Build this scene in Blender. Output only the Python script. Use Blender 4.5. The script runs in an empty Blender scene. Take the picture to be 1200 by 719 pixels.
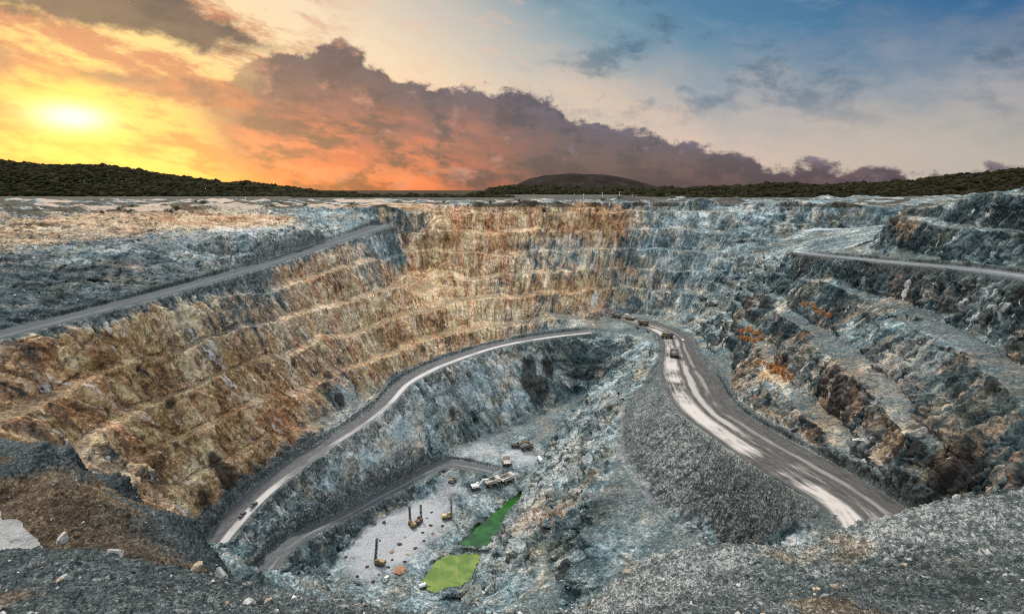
import bpy, bmesh, math, random
import numpy as np
from mathutils import Vector, Matrix
from concurrent.futures import ThreadPoolExecutor

# ------------------------------------------------------------------ camera
C = bpy.context.scene.collection
SC = bpy.context.scene
F, PITCH = 655.0, math.radians(11.8)          # focal length in photo pixels (1200 wide), downward tilt
cp, sp = math.cos(PITCH), math.sin(PITCH)
cam = bpy.data.cameras.new('camera'); cam.sensor_width = 36; cam.lens = 36 * F / 1200
cam.clip_start = 0.5; cam.clip_end = 30000
co = bpy.data.objects.new('camera', cam); C.objects.link(co)
co.location = (0, 0, 0); co.rotation_euler = (math.pi / 2 - PITCH, 0, 0)
SC.camera = co

def ray(px, py):
    u, v = (px - 600) / F, (359.5 - py) / F
    return np.array([u, cp + v * sp, -sp + v * cp])
def P(px, py, z):
    """the point at height z on the sight line of a photo pixel"""
    d = ray(px, py); return d * (z / d[2])
def PY(px, py, y):
    d = ray(px, py); return d * (y / d[1])
def azel(px, py):
    d = ray(px, py); return math.atan2(d[0], d[1]), math.atan2(d[2], math.hypot(d[0], d[1]))
# ------------------------------------------------------------------ sky, sun, exposure
class G:
    """node graph written as arithmetic"""
    def __init__(s, tree): s.t = tree
    def node(s, typ, **kw):
        n = s.t.nodes.new(typ)
        for k, v in kw.items(): setattr(n, k, v)
        return n
    def link(s, a, inp):
        if isinstance(a, X): s.t.links.new(a.o, inp)
        else: inp.default_value = a
    def m(s, op, *a, clamp=False):
        n = s.node('ShaderNodeMath', operation=op, use_clamp=clamp)
        for i, v in enumerate(a): s.link(v, n.inputs[i])
        return X(s, n.outputs[0])
    def mix(s, f, a, b, mode='MIX'):
        n = s.node('ShaderNodeMix', data_type='RGBA', blend_type=mode)
        s.link(f, n.inputs[0])
        for v, i in ((a, 6), (b, 7)):
            s.link(v if isinstance(v, X) else (*v, 1.0), n.inputs[i])
        return X(s, n.outputs[2])
    def sstep(s, e0, e1, x):
        n = s.node('ShaderNodeMapRange', interpolation_type='SMOOTHSTEP')
        s.link(x, n.inputs[0]); s.link(e0, n.inputs[1]); s.link(e1, n.inputs[2])
        return X(s, n.outputs[0])
    def vec(s, x, y, z):
        n = s.node('ShaderNodeCombineXYZ')
        for i, v in enumerate((x, y, z)): s.link(v, n.inputs[i])
        return X(s, n.outputs[0])
    def noise(s, vec, scale, detail=5, rough=0.55, dist=0.0, lac=2.0):
        n = s.node('ShaderNodeTexNoise'); s.link(vec, n.inputs['Vector'])
        n.inputs['Scale'].default_value = scale; n.inputs['Detail'].default_value = detail
        n.inputs['Roughness'].default_value = rough; n.inputs['Distortion'].default_value = dist
        n.inputs['Lacunarity'].default_value = lac
        return X(s, n.outputs[0])
    def voro(s, vec, scale, feature='F1', out='Distance', rand=1.0):
        n = s.node('ShaderNodeTexVoronoi', feature=feature); s.link(vec, n.inputs['Vector'])
        n.inputs['Scale'].default_value = scale; n.inputs['Randomness'].default_value = rand
        return X(s, n.outputs[out])
    def ramp(s, f, stops, interp='LINEAR'):
        n = s.node('ShaderNodeValToRGB'); s.link(f, n.inputs[0]); r = n.color_ramp; r.interpolation = interp
        while len(r.elements) > 1: r.elements.remove(r.elements[-1])
        for i, (p, c) in enumerate(stops):
            e = r.elements[0] if i == 0 else r.elements.new(p)
            e.position = p; e.color = (*c, 1) if not isinstance(c, (int, float)) else (c, c, c, 1)
        return X(s, n.outputs[0])
    def attr(s, name):
        n = s.node('ShaderNodeAttribute', attribute_name=name); return X(s, n.outputs['Fac'])
    def sep(s, v):
        n = s.node('ShaderNodeSeparateXYZ'); s.link(v, n.inputs[0]); return [X(s, o) for o in n.outputs]
    def vmul(s, v, t):
        n = s.node('ShaderNodeVectorMath', operation='MULTIPLY'); s.link(v, n.inputs[0]); s.link(t, n.inputs[1]); return X(s, n.outputs[0])
    def vadd(s, v, t):
        n = s.node('ShaderNodeVectorMath', operation='ADD'); s.link(v, n.inputs[0]); s.link(t, n.inputs[1]); return X(s, n.outputs[0])
class X:
    def __init__(s, g, o): s.g, s.o = g, o
    def __add__(s, b): return s.g.m('ADD', s, b)
    def __radd__(s, b): return s.g.m('ADD', b, s)
    def __sub__(s, b): return s.g.m('SUBTRACT', s, b)
    def __rsub__(s, b): return s.g.m('SUBTRACT', b, s)
    def __mul__(s, b): return s.g.m('MULTIPLY', s, b)
    def __rmul__(s, b): return s.g.m('MULTIPLY', b, s)
    def __truediv__(s, b): return s.g.m('DIVIDE', s, b)
    def __pow__(s, b): return s.g.m('POWER', s, b)

SC.cycles.filter_width = 1.1; SC.cycles.use_denoising = False
SUN_AZ, SUN_EL = azel(85, 137)
vs = SC.view_settings; vs.view_transform = 'Standard'; vs.look = 'None'; vs.exposure = 0.15; vs.gamma = 1
sun = bpy.data.lights.new('sun', 'SUN'); sun.energy = 3.0; sun.angle = math.radians(5); sun.color = (1.0, 0.93, 0.83)
so = bpy.data.objects.new('sun', sun); C.objects.link(so)
LAMP_EL, LAMP_AZ = math.radians(57), SUN_AZ + math.radians(8)
sd = Vector((math.sin(LAMP_AZ) * math.cos(LAMP_EL), math.cos(LAMP_AZ) * math.cos(LAMP_EL), math.sin(LAMP_EL)))
so.rotation_euler = sd.to_track_quat('Z', 'Y').to_euler()

W = bpy.data.worlds.new('World'); SC.world = W; W.use_nodes = True
W.node_tree.nodes.clear()
g = G(W.node_tree)
tc = g.node('ShaderNodeTexCoord')
dx, dy, dz = g.sep(X(g, tc.outputs['Generated']))
D_ = math.degrees
az = g.m('ARCTAN2', dx, dy) * (180 / math.pi)                 # degrees, 0 = north (the way the pit faces), + = east
el = g.m('ARCSINE', dz) * (180 / math.pi)
def lut(x, pts, lo, hi, ylo, yhi):
    """piecewise-linear function of one angle"""
    st = [((p - lo) / (hi - lo), (q - ylo) / (yhi - ylo)) for p, q in pts]
    return g.ramp((x - lo) / (hi - lo), st) * (yhi - ylo) + ylo
def AE(px, py):
    a, e = azel(px, py); return D_(a), D_(e)
def srgb(r, g_, b):
    f = lambda c: (c / 12.92 if c <= 0.04045 else ((c + 0.055) / 1.055) ** 2.4)
    return (f(r / 255), f(g_ / 255), f(b / 255))
def edge(*px): return [AE(*p) for p in px]
wa = g.noise(g.vec(az * 0.1, el * 0.1, 3.7), 1.2, 5, 0.58) - 0.5
wb = g.noise(g.vec(az * 0.1, el * 0.1, 9.1), 1.2, 5, 0.58) - 0.5
# cloud sheets are drawn out level and dip to the east
streak = g.noise(g.vec(az * 0.05 + wa * 0.4, (el + az * 0.18) * 0.17 + wb * 0.45, 1.0), 1.6, 8, 0.60)
fine = g.noise(g.vec(az * 0.1, (el + az * 0.12) * 0.26, 5.0), 3.0, 8, 0.64)
puff = g.noise(g.vec(az * 0.1 + wa * 0.25, el * 0.14 + wb * 0.1, 12.0), 2.4, 9, 0.62)
body = g.noise(g.vec(az * 0.1 + wb * 0.35, (el + az * 0.10) * 0.18 + wa * 0.2, 22.0), 1.9, 9, 0.62)
sunx, sune = AE(85, 137)
# open sky
hor = g.ramp((az + 60) / 120, [(0.0, srgb(250, 150, 60)), (0.28, srgb(255, 186, 105)), (0.45, srgb(250, 205, 165)), (0.65, srgb(216, 190, 176)), (0.8, srgb(190, 180, 170)), (1.0, srgb(178, 170, 158))])
top = g.ramp((az + 7 + (el - 16) * 1.6 + 60) / 120, [(0.0, srgb(250, 190, 100)), (0.22, srgb(253, 220, 150)), (0.40, srgb(246, 220, 186)), (0.52, srgb(196, 190, 180)), (0.60, srgb(122, 152, 168)), (0.70, srgb(78, 126, 160)), (0.85, srgb(44, 98, 146)), (1.0, srgb(40, 92, 138))])
sky = g.mix(g.sstep(1.5, 14.0, el + wb * 9 + (streak - 0.5) * 9), hor, top)
veil = g.sstep(0.46, 0.70, streak * 0.7 + fine * 0.3) * g.sstep(1.0, 7.0, el) * g.sstep(-8, 12, az)
sky = g.mix(veil * 0.5, sky, g.mix(g.sstep(5, 14, el), srgb(206, 186, 176), srgb(158, 176, 188)))
dark_v = g.sstep(0.50, 0.68, body) * g.sstep(3.0, 10.0, el) * g.sstep(-4, 12, az)
sky = g.mix(dark_v * 0.72, sky, srgb(72, 102, 128))
pinkv = g.sstep(0.5, 0.68, fine) * g.sstep(-32, -12, az) * g.sstep(8, -4, az)
sky = g.mix(pinkv * 0.45, sky, srgb(236, 190, 160))
# glow about the sun
dA, dE = az - sunx, (el - sune) * 1.35
rr = g.m('SQRT', dA * dA + dE * dE)
sky = g.mix(g.m('EXPONENT', rr * rr * -0.008) * 0.6, sky, srgb(255, 200, 70))
def layer(sky, e_lo, e_hi, a_lo, a_hi, soft, n, namp, col, dens):
    """cloud between two edges el = f(az); the edges are broken by noise"""
    e1 = lut(az, e_lo, -70, 70, -10, 50); e2 = lut(az, e_hi, -70, 70, -10, 50); nn = (n - 0.5) * namp
    m = g.sstep(0.0, soft, (el + nn) - e1) * g.sstep(0.0, soft, e2 - (el + nn))
    m = m * g.sstep(a_lo - 2, a_lo + 2, az) * g.sstep(a_hi + 3, a_hi - 3, az + (n - 0.5) * 14)
    return g.mix(m * dens, sky, col)
# the broken deck about the sun: orange sheets with gold gaps
deck = g.sstep(0.44, 0.56, streak * 0.55 + fine * 0.45) * g.sstep(-12, -26, az)
sky = g.mix(deck * 0.88, sky, g.mix(g.sstep(10, 2, el), srgb(188, 104, 78), srgb(222, 108, 50)))
# the bank: billowed mauve top, fiery underside on the sun side
bank_top = lut(az, edge((-200, 150), (150, 118), (255, 92), (320, 60), (400, 50), (440, 72), (470, 92), (520, 98), (590, 99), (640, 114), (700, 143), (760, 155), (830, 172), (900, 186), (1000, 191), (1100, 198), (1300, 202)), -70, 70, -10, 50)
prof = bank_top - el + (puff - 0.5) * 6.0 + (fine - 0.5) * 1.2
bm = g.sstep(0.0, 0.7, prof)
bank_w = g.sstep(-31, -22, az + wa * 14)
hgt = (el + (body - 0.5) * 7.0) / g.m('MAXIMUM', bank_top, 2.0)
bw = g.ramp(hgt, [(0.0, srgb(236, 116, 68)), (0.2, srgb(206, 104, 80)), (0.45, srgb(166, 98, 86)), (0.75, srgb(118, 86, 84)), (1.0, srgb(92, 78, 84))])
be = g.ramp(hgt, [(0.0, srgb(86, 70, 80)), (0.4, srgb(98, 78, 88)), (0.75, srgb(92, 80, 98)), (1.0, srgb(108, 100, 122))])
ew = g.sstep(-18, 6, az + (body - 0.5) * 24)
bcol = g.mix(ew, bw, be)
bcol = g.mix(g.sstep(0.45, 0.58, body) * 0.8, bcol, g.mix(ew, srgb(98, 64, 66), srgb(62, 56, 74)))
bcol = g.mix(g.sstep(0.56, 0.72, puff) * 0.7, bcol, g.mix(ew, srgb(214, 146, 118), srgb(146, 130, 146)))
red = g.sstep(0.47, 0.58, streak * 0.6 + fine * 0.4) * g.sstep(6, -20, az) * g.sstep(9.5, 3, el)
bcol = g.mix(red * 0.85, bcol, srgb(252, 138, 92))
sky = g.mix(bm * bank_w * 0.97, sky, bcol)
# orange-grey roll above the sun and the dark cloud in the north-west corner
roll = g.mix(g.sstep(0.42, 0.62, body), srgb(196, 116, 80), srgb(128, 88, 78))
sky = layer(sky, edge((-100, 96), (60, 94), (150, 112), (220, 128), (330, 144)), edge((-100, 48), (60, 66), (150, 72), (220, 88), (330, 116)), -60, -21, 1.0, puff, 4.5, roll, 0.92)
cold = g.mix(g.sstep(0.40, 0.60, body), srgb(98, 76, 72), srgb(56, 48, 54))
sky = layer(sky, edge((-200, 20), (0, 14), (100, 36), (200, 58), (260, 64), (330, 70)), edge((-200, -140), (0, -80), (100, -50), (200, -16), (260, 10), (310, 40)), -62, -22, 1.2, puff, 5.5, cold, 0.97)
sky = layer(sky, edge((0, 86), (20, 78), (60, 70)), edge((0, 44), (20, 52), (60, 62)), -60, -40, 1.0, puff, 3.0, srgb(150, 98, 86), 0.8)
# sun behind thin cloud
sky = g.mix(g.m('EXPONENT', rr * rr * -0.11) * (0.5 + 0.7 * fine), sky, srgb(255, 226, 40))
sky = g.mix(g.m('EXPONENT', (dA * dA * 0.55 + dE * dE * 1.6) * -0.35), sky, (1.3, 1.25, 0.85))
# unseen sky overhead and behind, brightened to light the pit from above
zen = g.sstep(18.5, 46.0, el)
back = g.sstep(62.0, 105.0, g.m('ABSOLUTE', az)) * g.sstep(-2, 6, el)
gain = 1.0 + zen * 0.75 + back * 0.5
hi = g.mix(g.m('MAXIMUM', zen, back), sky, srgb(218, 224, 230))
nsk = g.node('ShaderNodeTexSky', sky_type='NISHITA', sun_disc=False, sun_elevation=SUN_EL, sun_rotation=SUN_AZ)
b1 = g.node('ShaderNodeBackground'); b2 = g.node('ShaderNodeBackground'); ad = g.node('ShaderNodeAddShader'); ow = g.node('ShaderNodeOutputWorld')
g.link(hi, b1.inputs[0]); g.link(gain * 0.86, b1.inputs[1])
W.node_tree.links.new(nsk.outputs[0], b2.inputs[0]); b2.inputs[1].default_value = 0.012
W.node_tree.links.new(b1.outputs[0], ad.inputs[0]); W.node_tree.links.new(b2.outputs[0], ad.inputs[1]); W.node_tree.links.new(ad.outputs[0], ow.inputs[0])
# ------------------------------------------------------------------ numeric noise
POOL = ThreadPoolExecutor(4)
def par(fn, *arrs, n=65536):
    N = len(arrs[0])
    if N <= n: return fn(*arrs)
    cuts = [(i, min(i + n, N)) for i in range(0, N, n)]
    return np.concatenate(list(POOL.map(lambda c: fn(*[a[c[0]:c[1]] for a in arrs]), cuts)))
def _h(ix, iy, iz, seed):
    h = (ix.astype(np.uint32) * np.uint32(374761393) + iy.astype(np.uint32) * np.uint32(668265263)
         + iz.astype(np.uint32) * np.uint32(2147483647) + np.uint32(seed * 1013904223 & 0xffffffff))
    h ^= h >> np.uint32(13); h *= np.uint32(1274126177); h ^= h >> np.uint32(16); h *= np.uint32(2246822519); h ^= h >> np.uint32(13)
    return h
def _pn(x, y, z, seed):
    x, y, z = x.astype(np.float32), y.astype(np.float32), z.astype(np.float32)
    fx, fy, fz = np.floor(x), np.floor(y), np.floor(z)
    ix, iy, iz = fx.astype(np.int64), fy.astype(np.int64), fz.astype(np.int64)
    x, y, z = x - fx, y - fy, z - fz
    q = lambda t: t * t * t * (t * (t * 6 - 15) + 10)
    u, v, w = q(x), q(y), q(z)
    out = 0
    for dx in (0, 1):
        wx = u if dx else 1 - u
        for dy in (0, 1):
            wy = wx * (v if dy else 1 - v)
            for dz in (0, 1):
                ww = wy * (w if dz else 1 - w)
                h = _h(ix + dx, iy + dy, iz + dz, seed)
                gx = (h & 1023).astype(np.float32) * (2 / 1023.) - 1
                gy = ((h >> 10) & 1023).astype(np.float32) * (2 / 1023.) - 1
                gz = ((h >> 20) & 1023).astype(np.float32) * (2 / 1023.) - 1
                out = out + ww * (gx * (x - dx) + gy * (y - dy) + gz * (z - dz))
    return out
def pn(x, y, z, s, seed=0):                                       # one octave, features s metres wide, about -0.7..0.7
    return par(lambda a, b, c: _pn(a / s, b / s, c / s, seed), x, y, z)
def fbm(x, y, z, s, oct=4, gain=0.5, seed=0):
    r = 0; a = 1.0
    for i in range(oct):
        r = r + a * pn(x, y, z, s, seed + i * 17); a *= gain; s *= 0.5
    return r
def _cell(x, y, z, seed):
    """value of the nearest jittered cell and distance to it"""
    x, y, z = x.astype(np.float32), y.astype(np.float32), z.astype(np.float32)
    bx, by, bz = np.floor(x - .5), np.floor(y - .5), np.floor(z - .5)
    best = np.full(x.shape, 9., np.float32); sec = best.copy(); val = np.zeros(x.shape, np.float32)
    for dx in (0, 1):
        for dy in (0, 1):
            for dz in (0, 1):
                cx, cy, cz = bx + dx, by + dy, bz + dz
                h = _h(cx.astype(np.int64), cy.astype(np.int64), cz.astype(np.int64), seed)
                px = cx + .5 + ((h & 1023).astype(np.float32) / 1023. - .5) * .8
                py = cy + .5 + (((h >> 10) & 1023).astype(np.float32) / 1023. - .5) * .8
                pz = cz + .5 + (((h >> 20) & 1023).astype(np.float32) / 1023. - .5) * .8
                d = (x - px) ** 2 + (y - py) ** 2 + (z - pz) ** 2
                m = d < best
                sec = np.where(m, best, np.minimum(sec, d)); best = np.where(m, d, best)
                val = np.where(m, ((h * np.uint32(2654435761)) >> np.uint32(8)).astype(np.float32) / 16777215., val)
    return np.stack([val, np.sqrt(best), np.sqrt(sec) - np.sqrt(best)], 1)
def cell(x, y, z, s, seed=0):
    return par(lambda a, b, c: _cell(a / s, b / s, c / s, seed), x, y, z)
def ss(a, b, x):
    t = np.clip((x - a) / (b - a), 0, 1); return t * t * (3 - 2 * t)

# ------------------------------------------------------------------ the plan of the pit: breaklines and roads
def catmull(pts, step=3.0):
    p = np.asarray(pts, float); out = []
    for i in range(len(p) - 1):
        p0, p1, p2, p3 = p[max(i - 1, 0)], p[i], p[i + 1], p[min(i + 2, len(p) - 1)]
        n = max(2, int(np.linalg.norm((p2 - p1)[:3]) / step))
        for k in range(n):
            t = k / n
            out.append(.5 * (2 * p1 + (p2 - p0) * t + (2 * p0 - 5 * p1 + 4 * p2 - p3) * t * t + (3 * p1 - p0 - 3 * p2 + p3) * t ** 3))
    out.append(p[-1]); return np.array(out)
def smooth(a, n):
    for _ in range(n):
        b = a.copy(); b[1:-1] = .25 * a[:-2] + .5 * a[1:-1] + .25 * a[2:]; a = b
    return a
def road_pairs(pairs, wmin=None):
    """both road edges seen in the photo plus the height there -> rows x, y, z, half width"""
    r = []
    for (l, rr, z) in pairs:
        a, b = P(*l, z), P(*rr, z); m = (a + b) / 2
        r.append([m[0], m[1], z, 0.0, a[0], a[1], b[0], b[1]])
    r = np.array(r); t = np.gradient(r[:, :2], axis=0); t /= np.linalg.norm(t, axis=1)[:, None]
    n = np.stack([-t[:, 1], t[:, 0]], 1)
    r[:, 3] = np.abs(((r[:, 4:6] - r[:, 6:8]) * n).sum(1)) / 2
    if wmin: r[:, 3] = np.maximum(r[:, 3], wmin)
    return smooth(catmull(r[:, :4]), 6)
ROADS = {
 'ridge': road_pairs([((716, 371), (728, 370), -137.5), ((737, 377), (752, 374), -136.5), ((762, 387), (782, 382), -134.5), ((776, 397), (805, 393), -132), ((778, 412), (815, 412), -130),
    ((776, 440), (838, 440), -126), ((790, 472), (862, 477), -121), ((830, 505), (915, 512), -115.5), ((880, 540), (975, 543), -109.5),
    ((930, 570), (1030, 575), -104), ((965, 595), (1068, 600), -99.5), ((985, 640), (1120, 640), -95.5), ((1010, 700), (1190, 690), -92)]),
 'left': road_pairs([((239, 637), (251, 652), -178), ((262, 608), (273, 624), -175.5), ((295, 574), (308, 585), -171), ((345, 537), (352, 549), -165), ((387, 512), (392, 520.5), -160.5),
    ((420, 491), (425, 499), -157), ((449, 468), (454, 476), -153), ((470, 444), (475, 453), -149.5), ((495, 430.5), (500, 438), -147.5), ((520, 420), (523, 427), -146),
    ((580, 402), (582, 407), -143.5), ((640, 391.5), (641, 396), -141.5), ((690, 386), (692, 390), -139.5)], 5.5),
 'ramp': road_pairs([((300, 670), (312, 682), -187), ((325, 638), (338, 648), -191), ((362, 616), (370, 625), -195), ((399, 600), (403, 609), -198), ((437, 579), (441, 588), -201),
    ((470, 562), (475, 570.5), -203), ((500, 545.5), (506, 554), -205), ((522, 538), (531, 546), -206), ((550, 541), (549, 549), -206.5), ((580, 549), (578, 555), -206.5)], 4.5),
 'upper': road_pairs([((-120, 417), (-120, 428), -70), ((0, 387), (0, 396), -66), ((150, 350), (150, 356.5), -61), ((300, 309.5), (300, 314.5), -55), ((400, 278), (400, 282), -46), ((447, 262), (447, 266), -38.5)], 7),
 'track': road_pairs([((940, 293), (940, 298), -50), ((965, 296), (965, 301), -48), ((1040, 303), (1040, 309), -44.5), ((1120, 309), (1120, 317), -41), ((1200, 318), (1200, 328), -38), ((1280, 330), (1280, 341), -36)], 5),
}
lines = []
def low(F_): return [(a, b + 8, c) for a, b, c in F_]
def L(*pts): lines.append(np.array([P(*p) for p in pts]))
def LX(*pts): lines.append(np.array(pts, float))
def LY(y, *pts): lines.append(np.array([PY(px, py, y) for px, py in pts]))
# rim of the pit and the plain beyond
RIM = [(-150, 243, -15), (0, 243, -16), (150, 243, -17), (300, 242, -18), (440, 243, -20), (500, 241, -18.2), (560, 239, -16.4), (650, 238, -15.4), (750, 237, -14.8), (850, 236, -14), (950, 239.5, -16.5), (1040, 241, -17.5)]
L(*RIM)
LX((-720, 1000, -17), (720, 1000, -13)); LX((-720, 800, -16), (-300, 860, -16), (0, 840, -16), (400, 850, -14), (720, 800, -10))
LX((-720, 300, -15), (-720, 1000, -17)); LX((720, 100, 30), (720, 500, 14), (720, 1000, -10))
# west slope between the plain and the upper ramp
L((-120, 296, -40), (0, 292, -38), (150, 288, -37), (300, 275, -34), (400, 259, -30))
# head wall toe
L((690, 378, -140), (715, 366, -138.5), (760, 368, -137), (800, 378, -135), (826, 402, -132), (850, 440, -127))
L((480, 262, -40), (520, 255, -30))
# the orange wall bulges before the head wall
L((470, 300, -72), (480, 268, -46)); L((470, 340, -100), (500, 320, -92))
# north-east corner
L((860, 300, -70), (905, 285, -58), (925, 272, -47)); LY(640, (945, 268), (1000, 268), (1035, 268)); LY(650, (948, 264), (1035, 264)); L((830, 340, -105), (880, 320, -86), (940, 298, -52))
# east wall
L((850, 402, -122), (900, 432, -106), (985, 482, -99), (1060, 535, -92), (1130, 575, -85), (1230, 640, -78))
ECL = np.array([P(*q) for q in [(850, 402, -122), (900, 432, -106), (985, 482, -99), (1060, 535, -92), (1130, 575, -85), (1230, 640, -78)]]); LX(*(ECL[1:] + (7, 2, 14))); LX(*(ECL[1:] - (3, 0, .5)))
TRK = ROADS['track']; LX(*[(p[0] - p[3] - 9, p[1], p[2] - 17) for p in TRK[8::6]])
LX(*[(p[0] - p[3] - 1.5, p[1], p[2]) for p in TRK[::4]]); LX(*[(p[0] + p[3] + 2.5, p[1], p[2] + .5) for p in TRK[::4]])
# knob and hill above the track
lines.append(np.array([PY(1035, 272, 400), PY(1058, 240, 400), PY(1120, 234, 375), PY(1200, 217, 335), PY(1290, 205, 310)]))
LX(*[(p[0] + p[3] + 14, p[1], p[2] + 5) for p in TRK[10::6]])
lines.append(np.array([PY(1005, 290, 420), PY(1025, 278, 420)]))
# pit floor
L((545, 531, -205.5), (600, 512, -204), (650, 507, -204)); L((560, 560, -207.5), (600, 548, -207), (634, 537, -207.5))
L((440, 690, -216.5), (470, 640, -215), (500, 595, -213.5), (540, 578, -212)); L((383, 697, -216.5), (386, 680, -216.2), (396, 660, -215.7), (418, 636, -215), (446, 610, -214), (475, 592, -213), (508, 574, -211.5))
L((480, 715, -218), (470, 672, -216.5), (520, 625, -215.5), (556, 600, -214.5))
L((500, 690, -220.3), (515, 655, -220.3), (555, 650, -220.3), (550, 680, -220.3), (508, 685, -220.3)); L((545, 635, -219.2), (575, 612, -219.2), (605, 582, -219.2), (585, 625, -219.2))
L((430, 716, -217), (500, 740, -219), (540, 735, -220.5))
L((372, 690, -208), (383, 660, -207), (410, 628, -206), (437, 603, -205.5), (468, 584, -206))
# wall below the left road: toe
L((505, 534, -203.5), (560, 512, -204), (600, 497, -203), (645, 478, -199), (672, 462, -194)); L((640, 440, -176), (676, 425, -165))
# spur
L((620, 536, -208), (640, 532, -209), (612, 575, -217.5), (592, 610, -221), (562, 650, -221), (548, 690, -221), (532, 722, -221))
L((655, 500, -203), (690, 455, -185), (715, 420, -160))
L((700, 383, -140.5), (730, 386, -139), (762, 403, -134.5), (768, 428, -133), (748, 455, -137), (725, 490, -143), (722, 520, -147), (745, 560, -150), (790, 610, -153), (835, 632, -156))
L((722, 525, -147.5), (700, 580, -154.5), (690, 640, -163.5), (674, 690, -173), (662, 725, -181)); L((770, 600, -152), (745, 640, -158.5), (730, 690, -167))
L((835, 632, -156), (860, 680, -160), (900, 720, -158))
# the near rim: spoil heap, bund, hidden drop
NL = [(-140, 470, -21), (0, 503, -24), (80, 540, -25.5), (160, 592, -27), (240, 640, -29), (268, 657, -29)]
FC = [(-90, 658, -16.5), (0, 649, -17), (90, 637, -17), (180, 657, -18), (300, 682, -19), (440, 706, -20), (560, 714, -20.5), (600, 706, -20.5), (680, 686, -20.5), (750, 665, -20), (830, 646, -19.5), (900, 641, -19.5), (965, 638, -19.2), (1000, 628, -18.8), (1040, 603, -17.9), (1090, 581, -17), (1150, 579, -16.5), (1200, 573, -16), (1290, 566, -15.5)]
FC = [(a, b + (27 if 940 < a < 1020 else 8 if a > 1020 else 0), c) for a, b, c in low(FC)]
L(*NL); L(*FC)
L((-140, 505, -17), (0, 530, -19), (70, 562, -20.2), (140, 602, -22), (200, 638, -23), (235, 655, -24))
L((-120, 580, -21), (0, 600, -21.9), (60, 627, -22.4), (120, 648, -22.9)); L((-120, 640, -21), (0, 640, -21.8), (50, 640, -22.3))
L((0, 719, -14), (300, 740, -14.5), (600, 760, -15), (900, 740, -14.5), (1200, 719, -14))
LX((-60, 4, -9), (60, 4, -9)); LX((-60, -38, -8), (60, -38, -8))
def offset(pts, d, dz):
    q = np.array([P(*p) for p in pts]); r = np.linalg.norm(q[:, :2], axis=1)
    o = q.copy(); o[:, :2] *= (1 + d / r)[:, None]; o[:, 2] += dz; return o
lines.append(offset(NL, 16, -20)); lines.append(offset(NL, 55, -95)); lines.append(offset(FC[4:], 7, -9)); lines.append(offset(FC[4:], 55, -105)); lines.append(offset(FC[5:12], 85, -150))
lines.append(offset(FC[2:5], 6, -7))
LX((-720, 60, -10), (-330, 120, -30), (-140, 40, -20), (-90, 0, -12)); LX((90, 0, -9), (200, 60, -5), (300, 120, 10), (720, 100, 30))

GS, GX0, GY0, GNX, GNY = 4.0, -720.0, -40.0, 361, 266
def solve():
    acc = np.zeros((GNY, GNX)); cnt = np.zeros((GNY, GNX))
    def put(p):
        i = np.round((p[:, 0] - GX0) / GS).astype(int); j = np.round((p[:, 1] - GY0) / GS).astype(int)
        ok = (i >= 0) & (i < GNX) & (j >= 0) & (j < GNY)
        np.add.at(acc, (j[ok], i[ok]), p[ok, 2]); np.add.at(cnt, (j[ok], i[ok]), 1)
    for ln in lines:
        for a, b in zip(ln[:-1], ln[1:]):
            n = max(2, int(np.linalg.norm(b[:2] - a[:2]) / 2)); t = np.linspace(0, 1, n)[:, None]; put(a + (b - a) * t)
    roadm = np.zeros((GNY, GNX), bool)
    for r in ROADS.values():
        t = np.gradient(r[:, :2], axis=0); t /= np.linalg.norm(t, axis=1)[:, None]
        for k in np.linspace(-1.05, 1.05, 15):
            q = r[:, :3].copy(); q[:, 0] -= t[:, 1] * r[:, 3] * k; q[:, 1] += t[:, 0] * r[:, 3] * k
            i = np.round((q[:, 0] - GX0) / GS).astype(int); j = np.round((q[:, 1] - GY0) / GS).astype(int)
            ok = (i >= 0) & (i < GNX) & (j >= 0) & (j < GNY); ii, jj = i[ok], j[ok]
            new = ~roadm[jj, ii]; acc[jj[new], ii[new]] = 0; cnt[jj[new], ii[new]] = 0
            roadm[jj, ii] = True
            np.add.at(acc, (jj, ii), q[ok, 2]); np.add.at(cnt, (jj, ii), 1)
    pyr = [(acc, cnt)]
    while min(pyr[-1][0].shape) > 8:
        a, c = pyr[-1]; a = np.pad(a, ((0, a.shape[0] % 2), (0, a.shape[1] % 2))); c = np.pad(c, ((0, c.shape[0] % 2), (0, c.shape[1] % 2)))
        m = c > 0; v = np.where(m, a / np.maximum(c, 1e-9), 0); m = m.astype(float)
        s4 = lambda q: q[::2, ::2] + q[1::2, ::2] + q[::2, 1::2] + q[1::2, 1::2]
        pyr.append((s4(v), s4(m)))
    h = None
    for a, c in reversed(pyr):
        m = c > 0; v = np.where(m, a / np.maximum(c, 1e-9), 0)
        if h is None: h = np.where(m, v, v[m].mean())
        else:
            h = np.repeat(np.repeat(h, 2, 0), 2, 1)[:a.shape[0], :a.shape[1]]; h = np.where(m, v, h)
        for _ in range(160):
            q = np.pad(h, 1, mode='edge'); h = np.where(m, v, .25 * (q[:-2, 1:-1] + q[2:, 1:-1] + q[1:-1, :-2] + q[1:-1, 2:]))
    soft = h
    for _ in range(1):
        q = np.pad(soft, 1, mode='edge'); soft = .5 * h + .125 * (q[:-2, 1:-1] + q[2:, 1:-1] + q[1:-1, :-2] + q[1:-1, 2:])
    near = (np.arange(GNY) * GS + GY0)[:, None] + 0 * h < 70
    return np.where(near, h, soft)
H = solve()
def bil(A, x, y, s=GS, x0=GX0, y0=GY0):
    fx = np.clip((x - x0) / s, 0, A.shape[1] - 1.001); fy = np.clip((y - y0) / s, 0, A.shape[0] - 1.001)
    i = fx.astype(int); j = fy.astype(int); u = fx - i; v = fy - j
    return (A[j, i] * (1 - u) + A[j, i + 1] * u) * (1 - v) + (A[j + 1, i] * (1 - u) + A[j + 1, i + 1] * u) * v
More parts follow.
